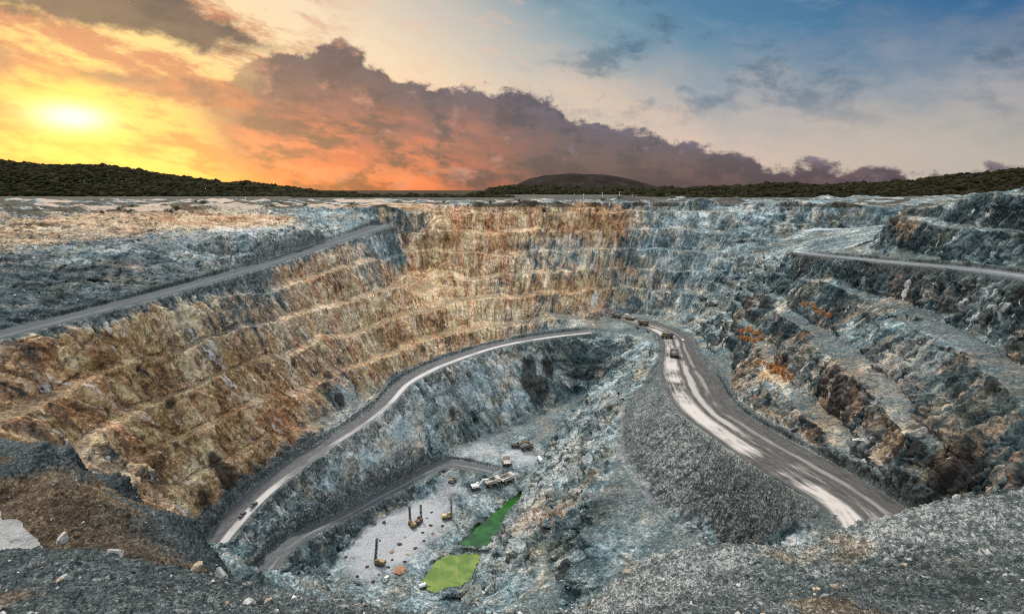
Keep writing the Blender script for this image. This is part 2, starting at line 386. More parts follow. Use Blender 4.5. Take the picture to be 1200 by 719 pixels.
# road fields on a 2 m grid: distance outside the road edge, road height
RS, RX, RY, RNX, RNY = 2.0, -420.0, -40.0, 421, 361
def road_fields():
    X_, Y_ = np.meshgrid(RX + RS * np.arange(RNX), RY + RS * np.arange(RNY))
    E = np.full(X_.shape, 99.0); Z = np.zeros(X_.shape)
    for r in ROADS.values():
        for a, b in zip(r[:-1], r[1:]):
            m = 30
            i0 = max(int((min(a[0], b[0]) - m - RX) / RS), 0); i1 = min(int((max(a[0], b[0]) + m - RX) / RS) + 1, RNX)
            j0 = max(int((min(a[1], b[1]) - m - RY) / RS), 0); j1 = min(int((max(a[1], b[1]) + m - RY) / RS) + 1, RNY)
            if i1 <= i0 or j1 <= j0: continue
            x, y = X_[j0:j1, i0:i1], Y_[j0:j1, i0:i1]; d = b - a
            t = np.clip(((x - a[0]) * d[0] + (y - a[1]) * d[1]) / (d[0] ** 2 + d[1] ** 2 + 1e-9), 0, 1)
            e = np.hypot(x - a[0] - d[0] * t, y - a[1] - d[1] * t) - (a[3] + d[3] * t); z = a[2] + d[2] * t
            w = e < E[j0:j1, i0:i1]
            E[j0:j1, i0:i1] = np.where(w, e, E[j0:j1, i0:i1]); Z[j0:j1, i0:i1] = np.where(w, z, Z[j0:j1, i0:i1])
    return E, Z
RE, RZ = road_fields()
POND_PX = {'pale': [(497, 688), (496, 680), (503, 667), (510, 658), (523, 652), (539, 649.5), (556, 648.5), (563, 651), (556, 668), (545, 684), (528, 688), (508, 692)],
           'deep': [(539, 637), (546, 630), (556, 619), (572, 606), (589, 593), (604, 580), (613, 579), (604, 592), (594, 608), (580, 626), (565, 640), (550, 638.5)]}
PONDZ = {'pale': -219.6, 'deep': -218.6}
PONDS = {}
for k, v in POND_PX.items():
    p = smooth(catmull([P(px, py, PONDZ[k]) for px, py in v + v[:1]], .6), 2); c_ = p[:, :2] * 1.0
    for q in (0, 1): p[:, q] += pn(c_[:, 0], c_[:, 1], c_[:, 0] * 0, 5.0, 300 + q) * 3.0 + pn(c_[:, 0], c_[:, 1], c_[:, 0] * 0, 1.8, 302 + q) * 1.1
    p[-1] = p[0]; PONDS[k] = p
def inpoly(poly, x, y):
    r = np.zeros(x.shape, bool); n = len(poly)
    for k in range(n):
        x1, y1 = poly[k][:2]; x2, y2 = poly[(k + 1) % n][:2]
        if y1 == y2: continue
        r ^= ((y1 > y) != (y2 > y)) & (x < (x2 - x1) * (y - y1) / (y2 - y1) + x1)
    return r
def blur(a, n):
    for _ in range(n):
        q = np.pad(a, 1, mode='edge'); a = .2 * (a + q[:-2, 1:-1] + q[2:, 1:-1] + q[1:-1, :-2] + q[1:-1, 2:])
    return a
QS, QX, QY, QNX, QNY = 1.0, -70.0, 255.0, 96, 131
QXX, QYY = np.meshgrid(QX + QS * np.arange(QNX), QY + QS * np.arange(QNY))
QD = np.full(QXX.shape, 99.0); QZ = np.zeros(QXX.shape)
for k, p in PONDS.items():
    dd = np.full(QXX.shape, 99.0)
    for a, b in zip(p[:-1], p[1:]):
        t = np.clip(((QXX - a[0]) * (b - a)[0] + (QYY - a[1]) * (b - a)[1]) / (((b - a)[:2] ** 2).sum() + 1e-9), 0, 1)
        dd = np.minimum(dd, np.hypot(QXX - a[0] - (b - a)[0] * t, QYY - a[1] - (b - a)[1] * t))
    dd = np.where(inpoly(p, QXX, QYY), -dd, dd); w = dd < QD
    QD = np.where(w, dd, QD); QZ = np.where(w, PONDZ[k], QZ)
GXX, GYY = np.meshgrid(GX0 + GS * np.arange(GNX), GY0 + GS * np.arange(GNY))
gy_, gx_ = np.gradient(H, GS); SLOPE = blur(np.hypot(gx_, gy_), 2)
inner = np.concatenate([ROADS['left'][:, :2], ROADS['ridge'][:, :2], [[60, 20], [-60, 20]]])
INNER = inpoly(inner, GXX, GYY).astype(float)
UPPER = inpoly(np.concatenate([ROADS['upper'][:, :2], [P(*p)[:2] for p in RIM[4::-1]]]), GXX, GYY).astype(float)
EAST = blur((1 - INNER) * (GXX > 100) * (GYY < 500) * (GYY > 70) * ss(480, 380, GYY), 3)
BENCH = blur((1 - INNER) * (1 - UPPER) * (GYY > 110) * ss(175, 120, GXX - .9 * (GYY - 520)) * ss(500, 540, GYY + .0 * GXX + 400 * (GXX < 60)), 2)
fill = np.concatenate([ROADS['ridge'][40:, :2], [P(*p)[:2] for p in [(1010, 800, -105), (930, 780, -150), (880, 720, -158), (835, 632, -156), (790, 610, -153), (745, 560, -150), (722, 520, -147), (725, 490, -143), (748, 455, -137), (768, 428, -133)]]])
FILL = blur(inpoly(fill, GXX, GYY).astype(float), 1)
NEAR = blur((((GYY < 78) & (H > -60)) | ((GYY < 112) & (GXX < 0) & (H > -82))).astype(float), 1)

def Z(x, y):
    """ground height before rock detail"""
    z = bil(H, x, y)
    far = ss(640, 720, np.maximum(np.abs(x), y - 280)); z = z * (1 - far) + (-15.5) * far
    o = np.zeros_like(z)
    e = bil(RE, x, y, RS, RX, RY); zr = bil(RZ, x, y, RS, RX, RY)
    dist = np.hypot(x, y)
    sl = bil(SLOPE, x, y); wall = ss(.3, .65, sl) * ss(1, 9, e)
    b = bil(BENCH, x, y) * wall * np.where(x > 100, 1.0, ss(-20, -26, z))
    n = fbm(x, y, o, 60, 3, .5, 5)
    zz = z + n * 4.5 * b
    ea = bil(EAST, x, y) * wall; b = np.maximum(b, ea * .95); zz = zz + n * 4 * ea
    S = 21.0; t = (zz + 27.0 + 17.0 * (ea > .02)) / S; k = np.floor(t); f = t - k
    gq = np.where(f < .42, f / .42 * .07, .07 + (f - .42) / .58 * .93)
    keep = b * (0.6 + 0.4 * ss(-.25, .25, fbm(x, y, o, 90, 2, .5, 77)))
    z = z + (S * (gq - f)) * keep
    # broken ledges: blocks of wall that step down out of phase with each other
    wob = fbm(x, y, o, 12, 2, .5, 15) * 5
    ck = cell((x + wob) * 1.25, (y - wob) * .8, o, 34, 91)[:, 0]; S2 = 11.0; t2 = (z + ck * S2 * .8) / S2; f2 = t2 - np.floor(t2)
    g2 = np.where(f2 < .48, f2 / .48 * .12, .12 + (f2 - .48) / .52 * .88)
    lw = wall * (.85 - .75 * b) * (1 - .65 * bil(INNER, x, y)) * (1 - bil(FILL, x, y)) * (1 - bil(NEAR, x, y)) * ss(60, 110, dist); lw = np.maximum(lw, .35 * bil(UPPER, x, y) * ss(4, 16, e))
    z = z + S2 * (g2 - f2) * lw
    z = z + ss(-25, -20, z) * ss(480, 560, y) * ss(900, 840, y) * np.maximum(0, fbm(x, y, o, 45, 3, .5, 16) + .05) * 9
    # broad relief of the walls and slopes, gentle swell of the flats
    z = z + wall * fbm(x, y, z * .6, 46, 3, .5, 11) * 5 * ss(60, 120, dist)
    z = z + (1 - wall) * ss(1, 8, e) * fbm(x, y, o, 16, 4, .55, 12) * np.where(dist < 75, .4, 1.0)
    # bunds of pushed-up rock along the road edges
    z = z + 1.5 * np.exp(-((e - 2.4) / 1.3) ** 2) * (0.75 + 0.8 * pn(x, y, o, 9, 31)) * ss(60, 120, dist)
    qd = bil(QD, x, y, QS, QX, QY); qz = bil(QZ, x, y, QS, QX, QY)
    z = np.where((qd < 6) & (z < -205), np.where(qd < 0, qz - .9 * ss(0, -2.5, qd) - .05, np.maximum(z, qz + .5 * ss(0, 2.5, qd) + .02)), z)
    return np.where(e < 8, np.where(e < .8, zr - .35, z + (zr - .35 - z) * (1 - ss(.8, 3.2, e))), z)

# ------------------------------------------------------------------ mesh: triangles split until they suit their distance
QUAL = 1.6
def build_ground():
    rs = 48.0; xs = np.arange(-1440, 1441, rs); ys = np.arange(-96, 1921, rs)
    gx, gy = np.meshgrid(xs, ys); V = np.stack([gx.ravel(), gy.ravel()], 1); nx = len(xs)
    i, j = np.meshgrid(np.arange(len(xs) - 1), np.arange(len(ys) - 1)); a = (j * nx + i).ravel()
    alt = ((i + j) % 2 == 0).ravel()
    T = np.concatenate([np.stack([a, a + 1, a + nx + 1], 1)[alt], np.stack([a, a + nx + 1, a + nx], 1)[alt],
                        np.stack([a, a + 1, a + nx], 1)[~alt], np.stack([a + 1, a + nx + 1, a + nx], 1)[~alt]])
    Zs = Z(V[:, 0], V[:, 1]); done = []
    for it in range(14):
        N = len(V)
        E = np.stack([T[:, [0, 1]], T[:, [1, 2]], T[:, [2, 0]]], 1)                    # (n,3,2)
        lo = E.min(2); hi = E.max(2)
        A, B = lo.ravel(), hi.ravel()
        pa, pb = V[A], V[B]; za, zb = Zs[A], Zs[B]
        d3 = np.sqrt(((pa - pb) ** 2).sum(1) + (za - zb) ** 2)
        mx, my, mz = (pa[:, 0] + pb[:, 0]) / 2, (pa[:, 1] + pb[:, 1]) / 2, (za + zb) / 2
        R = np.sqrt(mx ** 2 + my ** 2 + mz ** 2)
        fwd = np.maximum(my * cp - mz * sp, 1e-3); u = np.abs(mx) / fwd; v = (my * sp + mz * cp) / fwd
        out = (u > 1.08) | (v < -.68) | (my < 3)
        grz = np.where((mz > -60) & (my > 250), 1.0, 1.0)
        tgt = np.maximum(QUAL * R / 559.0 * grz, .06) * np.where(out, 7.0, 1.0)
        tgt = np.where((R > 760), tgt * 1.8, tgt)
        mark = (d3 > tgt).reshape(-1, 3)
        act = mark.any(1); done.append(T[~act])
        if not act.any(): T = T[:0]; break
        T = T[act]; mark = mark[act]; lo = lo[act]; hi = hi[act]
        key = lo[mark].astype(np.int64) * N + hi[mark]
        uk, inv = np.unique(key, return_inverse=True)
        ea, eb = uk // N, uk % N; nv = (V[ea] + V[eb]) / 2
        V = np.concatenate([V, nv]); Zs = np.concatenate([Zs, Z(nv[:, 0], nv[:, 1])])
        mid = np.full(mark.shape, -1, np.int64); mid[mark] = N + inv
        cnt = mark.sum(1); out_t = []
        s3 = cnt == 3; t, m = T[s3], mid[s3]
        out_t += [np.stack(q, 1) for q in ((t[:, 0], m[:, 0], m[:, 2]), (m[:, 0], t[:, 1], m[:, 1]), (m[:, 2], m[:, 1], t[:, 2]), (m[:, 0], m[:, 1], m[:, 2]))]
        for c in (1, 2):
            s = cnt == c; t, m, mk = T[s], mid[s], mark[s]
            r = np.argmax(mk, 1) if c == 1 else (np.argmin(mk, 1) + 1) % 3              # rotate: marked edge first / unmarked edge last
            idx = (r[:, None] + np.arange(3)[None]) % 3; rows = np.arange(len(t))[:, None]
            t, m = t[rows, idx], m[rows, idx]
            if c == 1: out_t += [np.stack(q, 1) for q in ((t[:, 0], m[:, 0], t[:, 2]), (m[:, 0], t[:, 1], t[:, 2]))]
            else: out_t += [np.stack(q, 1) for q in ((m[:, 0], t[:, 1], m[:, 1]), (t[:, 0], m[:, 0], m[:, 1]), (t[:, 0], m[:, 1], t[:, 2]))]
        T = np.concatenate(out_t)
    T = np.concatenate(done + [T]); return V, Zs, T
V2, VZ, TR = build_ground()
POS = np.column_stack([V2, VZ])
def vnormals(P3, T):
    n = np.cross(P3[T[:, 1]] - P3[T[:, 0]], P3[T[:, 2]] - P3[T[:, 0]])
    N = np.stack([np.bincount(T.ravel(), np.repeat(n[:, k], 3), len(P3)) for k in range(3)], 1)
    return N / np.maximum(np.linalg.norm(N, axis=1), 1e-9)[:, None]
NRM = vnormals(POS, TR)
print('ground verts', len(POS), 'tris', len(TR))

# rock detail: pushed along the surface normal
x, y, z = POS.T.copy(); o = np.zeros_like(x)
dist = np.sqrt(x * x + y * y + z * z)
e = bil(RE, x, y, RS, RX, RY); off = ss(.9, 4.0, e)
steep = np.maximum(ss(.94, .68, NRM[:, 2]), .55 * bil(UPPER, x, y))
near = bil(NEAR, x, y); fil = bil(FILL, x, y); inn = bil(INNER, x, y)
rough = (0.12 + 0.88 * steep) * off * (1 - .75 * fil) * (1 - near)
rough[z < -212] *= .5
pq = ss(-.5, 3.5, bil(QD, x, y, QS, QX, QY)); rough = np.where(z < -205, rough * pq, rough)
jx = fbm(x, y, z, 22, 2, .5, 3)                                    # the joint sets lean and wander
zx = z * .45
r1 = 1 - np.abs(pn(x, y, zx, 17, 21)) * 2.4
r2 = 1 - np.abs(pn(x, y, zx, 7.5, 22)) * 2.4
c1 = cell(x + z * .25 + jx * 3, y - z * .15, z * .55, 7.0, 1); c2 = cell(x + jx, y + z * .3, z * .8, 2.9, 2)
inn_ = inn > .5
strike = np.where(inn_, y + .3 * x, np.arctan2(x + 10, y - 380 + 1e-6) * 260)            # metres along the wall
strike = np.where((~inn_) & (x > 100) & (y < 560), -y * 1.0, strike)
zv = z * .2                                                       # tall joints
sj = strike + jx * 4; dp = (x + y) * .08
r3 = 1 - np.abs(pn(sj, dp, zv, 8, 26)) * 2.6; r4 = 1 - np.abs(pn(sj, dp, z * .12, 22, 27)) * 2.2
c3 = cell(sj, dp, z * .22, 5.0, 4); c4 = cell(sj + z * .2, dp, z * .35, 2.6, 6)
bw_ = bil(BENCH, x, y); big_ = 1 - .15 * ((x > 118) & (y < 470) & (~inn_)) - bw_ * np.where(y > 520, .5, .3)
d = rough * big_ * (-2.5 + r1 * 1.8 + r2 * .9 + r3 * 2.0 + r4 * 2.4 + (c1[:, 0] - .5) * 2.0 + (c3[:, 0] - .5) * 3.4 + (c4[:, 0] - .5) * 1.6 + (c2[:, 0] - .5) * 1.2 - 1.2 * ss(.14, 0, c1[:, 2]) - 1.5 * ss(.14, 0, c3[:, 2]) + pn(x, y, z, 2.2, 23) * 1.1 + pn(x, y, z, 1.1, 24) * .6)
# slopes of tipped rock and the pit floor: lumps only
d += off * (1 - near) * np.maximum(fil, .35 * (1 - steep)) * (pn(x, y, z, 5, 41) * .7 + pn(x, y, z, 2.2, 42) * .8 + pn(x, y, z, 1.1, 43) * .5) * np.where(z < -212, .45, 1) * np.where(z < -205, pq, 1)
# spoil at the near rim: broken rock down to hand size
nm = near > .01; q = [a[nm] for a in (x, y, z)]
k1 = cell(*q, .9, 51); k2 = cell(*q, .42, 52); k3 = cell(*q, .21, 53)
clus = ss(-.15, .35, fbm(*q, 5, 3, .5, 54))
lump = lambda k, r: np.sqrt(np.maximum(0, r * r - k[:, 1] ** 2))
trk = [P(px, py, -22)[:2] for px, py in [(-160, 572), (0, 609), (28, 622), (52, 636), (30, 646), (0, 652), (-160, 668)]]
TRACK = inpoly(trk, x + .5 * pn(x, y, o, 1.5, 57), y + .5 * pn(x, y, o, 1.5, 58)) & (z > -40)
dn = pn(*q, 3.0, 55) * .22 + pn(*q, 1.2, 56) * .16 + (clus * (k1[:, 0] > .86)) * lump(k1, .5) * .5 + (k2[:, 0] > .62) * lump(k2, .5) * .30 + lump(k3, .5) * .20 * (.3 + k3[:, 0])
dn = np.where(TRACK[nm], pn(*q, 1.5, 59) * .05, dn)
d[nm] += near[nm] * dn
POS += NRM * d[:, None]

# ------------------------------------------------------------------ geology and painted cleft shade carried as point attributes
PRJ = np.empty((len(POS), 3), np.float32)
dep_ = POS[:, 1] * cp - POS[:, 2] * sp
PRJ[:, 2] = dep_; dep_ = np.where(dep_ > .5, dep_, 1e9)
PRJ[:, 0] = 600 + F * POS[:, 0] / dep_; PRJ[:, 1] = 359.5 - F * (POS[:, 1] * sp + POS[:, 2] * cp) / dep_
def hit(px, py, r=1.6):
    """the ground point seen along a sight line (nearest surface)"""
    m = np.where((np.abs(PRJ[:, 0] - px) < r) & (np.abs(PRJ[:, 1] - py) < r) & (PRJ[:, 2] > 2))[0]
    if len(m) == 0: return hit(px, py, r * 2)
    d0 = PRJ[m, 2].min(); k = m[PRJ[m, 2] < d0 + max(3.0, d0 * .02)]; return POS[k].mean(0)
x, y, z = POS.T.copy(); print('tris', len(TR), flush=True)
def blobs(bl):
    r = np.zeros(len(x))
    for (px, py, zz, rad, w) in bl:
        c = P(px, py, zz); r = r + w * np.exp(-((x - c[0]) ** 2 + (y - c[1]) ** 2 + ((z - c[2]) * 1.5) ** 2) / rad ** 2)
    return r
def cleft_shade(bl):  # tall dark blobs: shade of clefts and gullies put into the colour
    r = np.zeros(len(x))
    for (px, py, rad, w) in bl:
        c = hit(px, py); r = r + w * np.exp(-((x - c[0]) ** 2 + (y - c[1]) ** 2 + ((z - c[2]) * .55) ** 2) / rad ** 2)
    return r
e = bil(RE, x, y, RS, RX, RY); inn = bil(INNER, x, y); upp = bil(UPPER, x, y)
big = fbm(x, y, z, 70, 4, .55, 61)
west = (.40 + .34 * ss(20, -70, x + (y - 560) * .25)) * ss(330, 10, x + (y - 600) * .1) * (1 - inn) * (1 - upp) * ss(-14, -20, z) * (y > 75)
ox = west * 1.0 * ss(-205, -172, z + big * 20)
ox += blobs([(680, 290, -60, 45, .2), (740, 320, -90, 40, .3), (680, 345, -115, 30, .3), (600, 255, -30, 60, .55), (540, 300, -70, 60, .35), (690, 252, -30, 55, .5), (560, 330, -95, 60, .35), (640, 330, -100, 40, .35), (710, 340, -110, 25, .4), (790, 250, -28, 25, .35), (60, 258, -24, 110, .42), (200, 255, -24, 100, .38), (330, 250, -22, 80, .35), (878, 393, -95, 9, .8), (905, 433, -103, 8, .8), (925, 443, -103, 6, .7), (1065, 262, -22, 22, .45), (955, 362, -70, 10, .7), (870, 350, -90, 18, .3),
             (700, 560, -155, 26, .45), (660, 620, -178, 22, .55), (830, 590, -150, 14, .6), (905, 610, -125, 14, .6), (660, 520, -175, 26, .4), (620, 610, -195, 25, .4), (1150, 470, -60, 6, .1), (745, 430, -133, 16, .5)])
ox *= np.where(z > -80, ss(1, 7, e), ss(1, 6, e))
ox -= blobs([(425, 282, -52, 50, 1.0), (330, 305, -58, 16, .5), (450, 300, -70, 25, .7), (470, 262, -40, 35, .6), (330, 330, -62, 30, .7), (420, 330, -85, 26, .55), (250, 390, -90, 18, .4), (470, 470, -150, 24, .6), (400, 470, -145, 18, .5), (560, 330, -95, 40, .5), (640, 300, -70, 50, .5)])
ox = np.clip(ox + big * .35 * (ox > .02), 0, 1)
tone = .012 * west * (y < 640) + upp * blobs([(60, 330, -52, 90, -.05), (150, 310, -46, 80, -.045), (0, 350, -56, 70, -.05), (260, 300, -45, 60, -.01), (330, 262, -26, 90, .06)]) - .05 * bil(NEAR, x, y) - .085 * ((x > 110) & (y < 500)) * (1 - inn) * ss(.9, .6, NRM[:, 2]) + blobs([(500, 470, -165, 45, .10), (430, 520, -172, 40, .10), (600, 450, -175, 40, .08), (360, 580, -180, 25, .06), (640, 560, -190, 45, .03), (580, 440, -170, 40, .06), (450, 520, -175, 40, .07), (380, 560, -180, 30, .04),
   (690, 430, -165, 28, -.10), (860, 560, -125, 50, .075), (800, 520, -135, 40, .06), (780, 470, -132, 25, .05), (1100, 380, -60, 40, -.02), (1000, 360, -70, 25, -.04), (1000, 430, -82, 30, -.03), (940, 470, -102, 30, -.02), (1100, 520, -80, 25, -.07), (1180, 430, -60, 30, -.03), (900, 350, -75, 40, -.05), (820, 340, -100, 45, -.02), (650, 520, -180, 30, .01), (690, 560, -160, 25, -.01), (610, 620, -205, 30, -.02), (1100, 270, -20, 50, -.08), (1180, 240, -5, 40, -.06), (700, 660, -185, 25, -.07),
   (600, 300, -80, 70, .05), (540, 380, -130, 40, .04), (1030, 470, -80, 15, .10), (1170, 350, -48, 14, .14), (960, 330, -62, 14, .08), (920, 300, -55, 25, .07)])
tone -= .09 * (bil(INNER, x, y) > .5) * ss(225, 180, y) * (z < -26) * (x < 20)
tone -= .07 * np.exp(-((y - 36 + .35 * (x + 36)) / 7) ** 2) * (x < -12) * (z > -26)
path = np.array([P(*q)[:2] for q in [(729, 470, -139), (725, 492, -143), (724, 520, -147), (745, 560, -150), (770, 592, -152), (800, 618, -154)]]); pdist = np.full(len(x), 99.)
for a, b in zip(path[:-1], path[1:]):
    t = np.clip(((x - a[0]) * (b - a)[0] + (y - a[1]) * (b - a)[1]) / ((b - a) ** 2).sum(), 0, 1); pdist = np.minimum(pdist, np.hypot(x - a[0] - (b - a)[0] * t, y - a[1] - (b - a)[1] * t))
bund = np.exp(-((y - 36 + .35 * (x + 36)) / 7) ** 2) * (x < -12) * (z > -26) * ss(-19.6, -21, z)
shade_damp = cleft_shade([(620, 428, 7, 1), (641, 430, 7, 1), (618, 448, 8, 1), (637, 452, 8, 1), (628, 466, 7, .9), (530, 485, 5, .7), (556, 488, 6, .7), (512, 500, 4, .5), (265, 560, 7, .8), (240, 590, 7, .8), (282, 580, 5, .6), (385, 440, 5, .7), (398, 468, 5, .8), (402, 495, 5, .7), (345, 425, 4, .6), (200, 470, 4, .6), (130, 365, 4, .6), (205, 520, 4, .6), (250, 540, 4, .7), (460, 330, 5, .6), (495, 410, 5, .6), (520, 330, 5, .5),
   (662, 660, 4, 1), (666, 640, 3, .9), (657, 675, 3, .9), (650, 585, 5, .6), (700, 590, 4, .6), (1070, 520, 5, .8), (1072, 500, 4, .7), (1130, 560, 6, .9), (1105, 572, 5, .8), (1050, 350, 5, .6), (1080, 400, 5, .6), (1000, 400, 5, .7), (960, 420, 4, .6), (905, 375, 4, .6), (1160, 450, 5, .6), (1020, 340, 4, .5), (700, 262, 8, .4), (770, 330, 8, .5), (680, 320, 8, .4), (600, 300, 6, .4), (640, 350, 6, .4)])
shade_damp += ss(3.5, .4, bil(QD, x, y, QS, QX, QY)) * (z < -205) * (.25 + 1.3 * np.clip(pn(x, y, 0 * x, 4.0, 93) + .15, 0, 1))
dust = blobs([(455, 625, -215, 22, .6), (500, 602, -213, 22, .55), (430, 660, -215, 20, .5), (470, 640, -215, 14, .3), (560, 530, -205, 26, .3), (560, 490, -200, 40, .2), (620, 533, -206, 16, .45), (530, 570, -211, 12, .3)]) * (z < -196) * ss(.6, .9, NRM[:, 2])
strip = fbm(x, y * 2.2, 0 * x, 70, 4, .55, 71); dust += ss(-24, -19, z) * (y > 420) * ss(900, 820, y) * ss(.02, .22, strip) * np.where(x < 60, .9, .35)
dust = np.maximum(dust, TRACK * 1.0); dust += ss(5.5, 2.0, pdist) * .42
dust += .20 * (z < -198) * ss(.75, .95, NRM[:, 2]) * (inn > .5) * ss(0, 3, bil(QD, x, y, QS, QX, QY))
for a, b, w_ in ((PY(1058, 225.5, 640), PY(1128, 231.5, 430), 8), (PY(945, 267, 632), PY(1033, 267, 632), 5), (PY(948, 264, 640), PY(990, 266, 636), 4)):
    t = np.clip(((x - a[0]) * (b - a)[0] + (y - a[1]) * (b - a)[1]) / ((b - a)[:2] ** 2).sum(), 0, 1); dust += ss(w_, w_ * .6, np.hypot(x - a[0] - (b - a)[0] * t, y - a[1] - (b - a)[1] * t)) * 1.2
gravel = np.maximum.reduce([bil(NEAR, x, y), bil(FILL, x, y), .8 * ss(7, 2, e) * ss(-.5, .5, e)])
gravel = np.clip(gravel + ss(.86, .97, NRM[:, 2]) * .55 * (z > -204) * (z < -24) * (1 - upp * .8) * (1 - .8 * ((x > 150) & (y > 430))), 0, 1)
ox = np.clip(ox + .55 * bund * bil(NEAR, x, y) + .12 * upp + .5 * bil(NEAR, x, y) * ss(.05, .3, fbm(x, y, 0 * x, 7, 3, .5, 88)), 0, 1)
veg = blobs([(825, 610, -152, 10, .8), (840, 570, -140, 8, .5), (1085, 550, -90, 9, .6), (60, 262, -26, 90, .45), (0, 262, -26, 60, .35), (640, 345, -115, 18, .5), (545, 470, -175, 14, .4)]) * (.6 + 1.2 * fbm(x, y, z, 8, 3, .5, 81))
veg += ss(-23, -17, z) * (y > 480) * np.maximum(ss(.06, -.1, strip), ss(820, 900, y)) * .9
pale = np.clip(blobs([(640, 560, -190, 45, .7), (600, 640, -205, 30, .6), (690, 470, -160, 30, .5), (150, 265, -28, 120, .15), (330, 262, -26, 110, .3), (430, 258, -26, 60, .3), (1010, 520, -99, 8, .8), (1170, 350, -50, 16, .7), (1050, 440, -80, 25, .4), (740, 690, -20, 5, .7), (780, 655, -20, 6, .6), (300, 670, -19, 4, .5), (880, 642, -19.5, 4, .5), (1100, 592, -17, 3.5, .8), (1030, 620, -18, 3, .7), (1180, 585, -16.5, 3.5, .6), (700, 695, -20, 3, .6), (420, 705, -20, 3, .5)]), 0, 1)
def mesh_from(name, V, T, smooth=True):
    me = bpy.data.meshes.new(name)
    me.vertices.add(len(V)); me.vertices.foreach_set('co', np.asarray(V, np.float32).ravel())
    T = np.asarray(T, np.int32); k = T.shape[1]
    me.loops.add(T.size); me.loops.foreach_set('vertex_index', T.ravel())
    me.polygons.add(len(T)); me.polygons.foreach_set('loop_start', np.arange(0, T.size, k, dtype=np.int32))
    me.update(calc_edges=True)
    me.polygons.foreach_set('use_smooth', np.full(len(T), smooth))
    return me
gm = mesh_from('terrain', POS, TR)
for nm_, a in (('oxide', ox), ('dust', np.clip(dust, 0, 1)), ('gravel', gravel), ('veg', np.clip(veg, 0, 1)), ('pale', pale), ('shade_damp', np.clip(shade_damp, 0, 1)), ('tone', tone), ('strike', strike), ('near', bil(NEAR, x, y))):
    at_ = gm.attributes.new(nm_, 'FLOAT', 'POINT'); at_.data.foreach_set('value', np.asarray(a, np.float32))
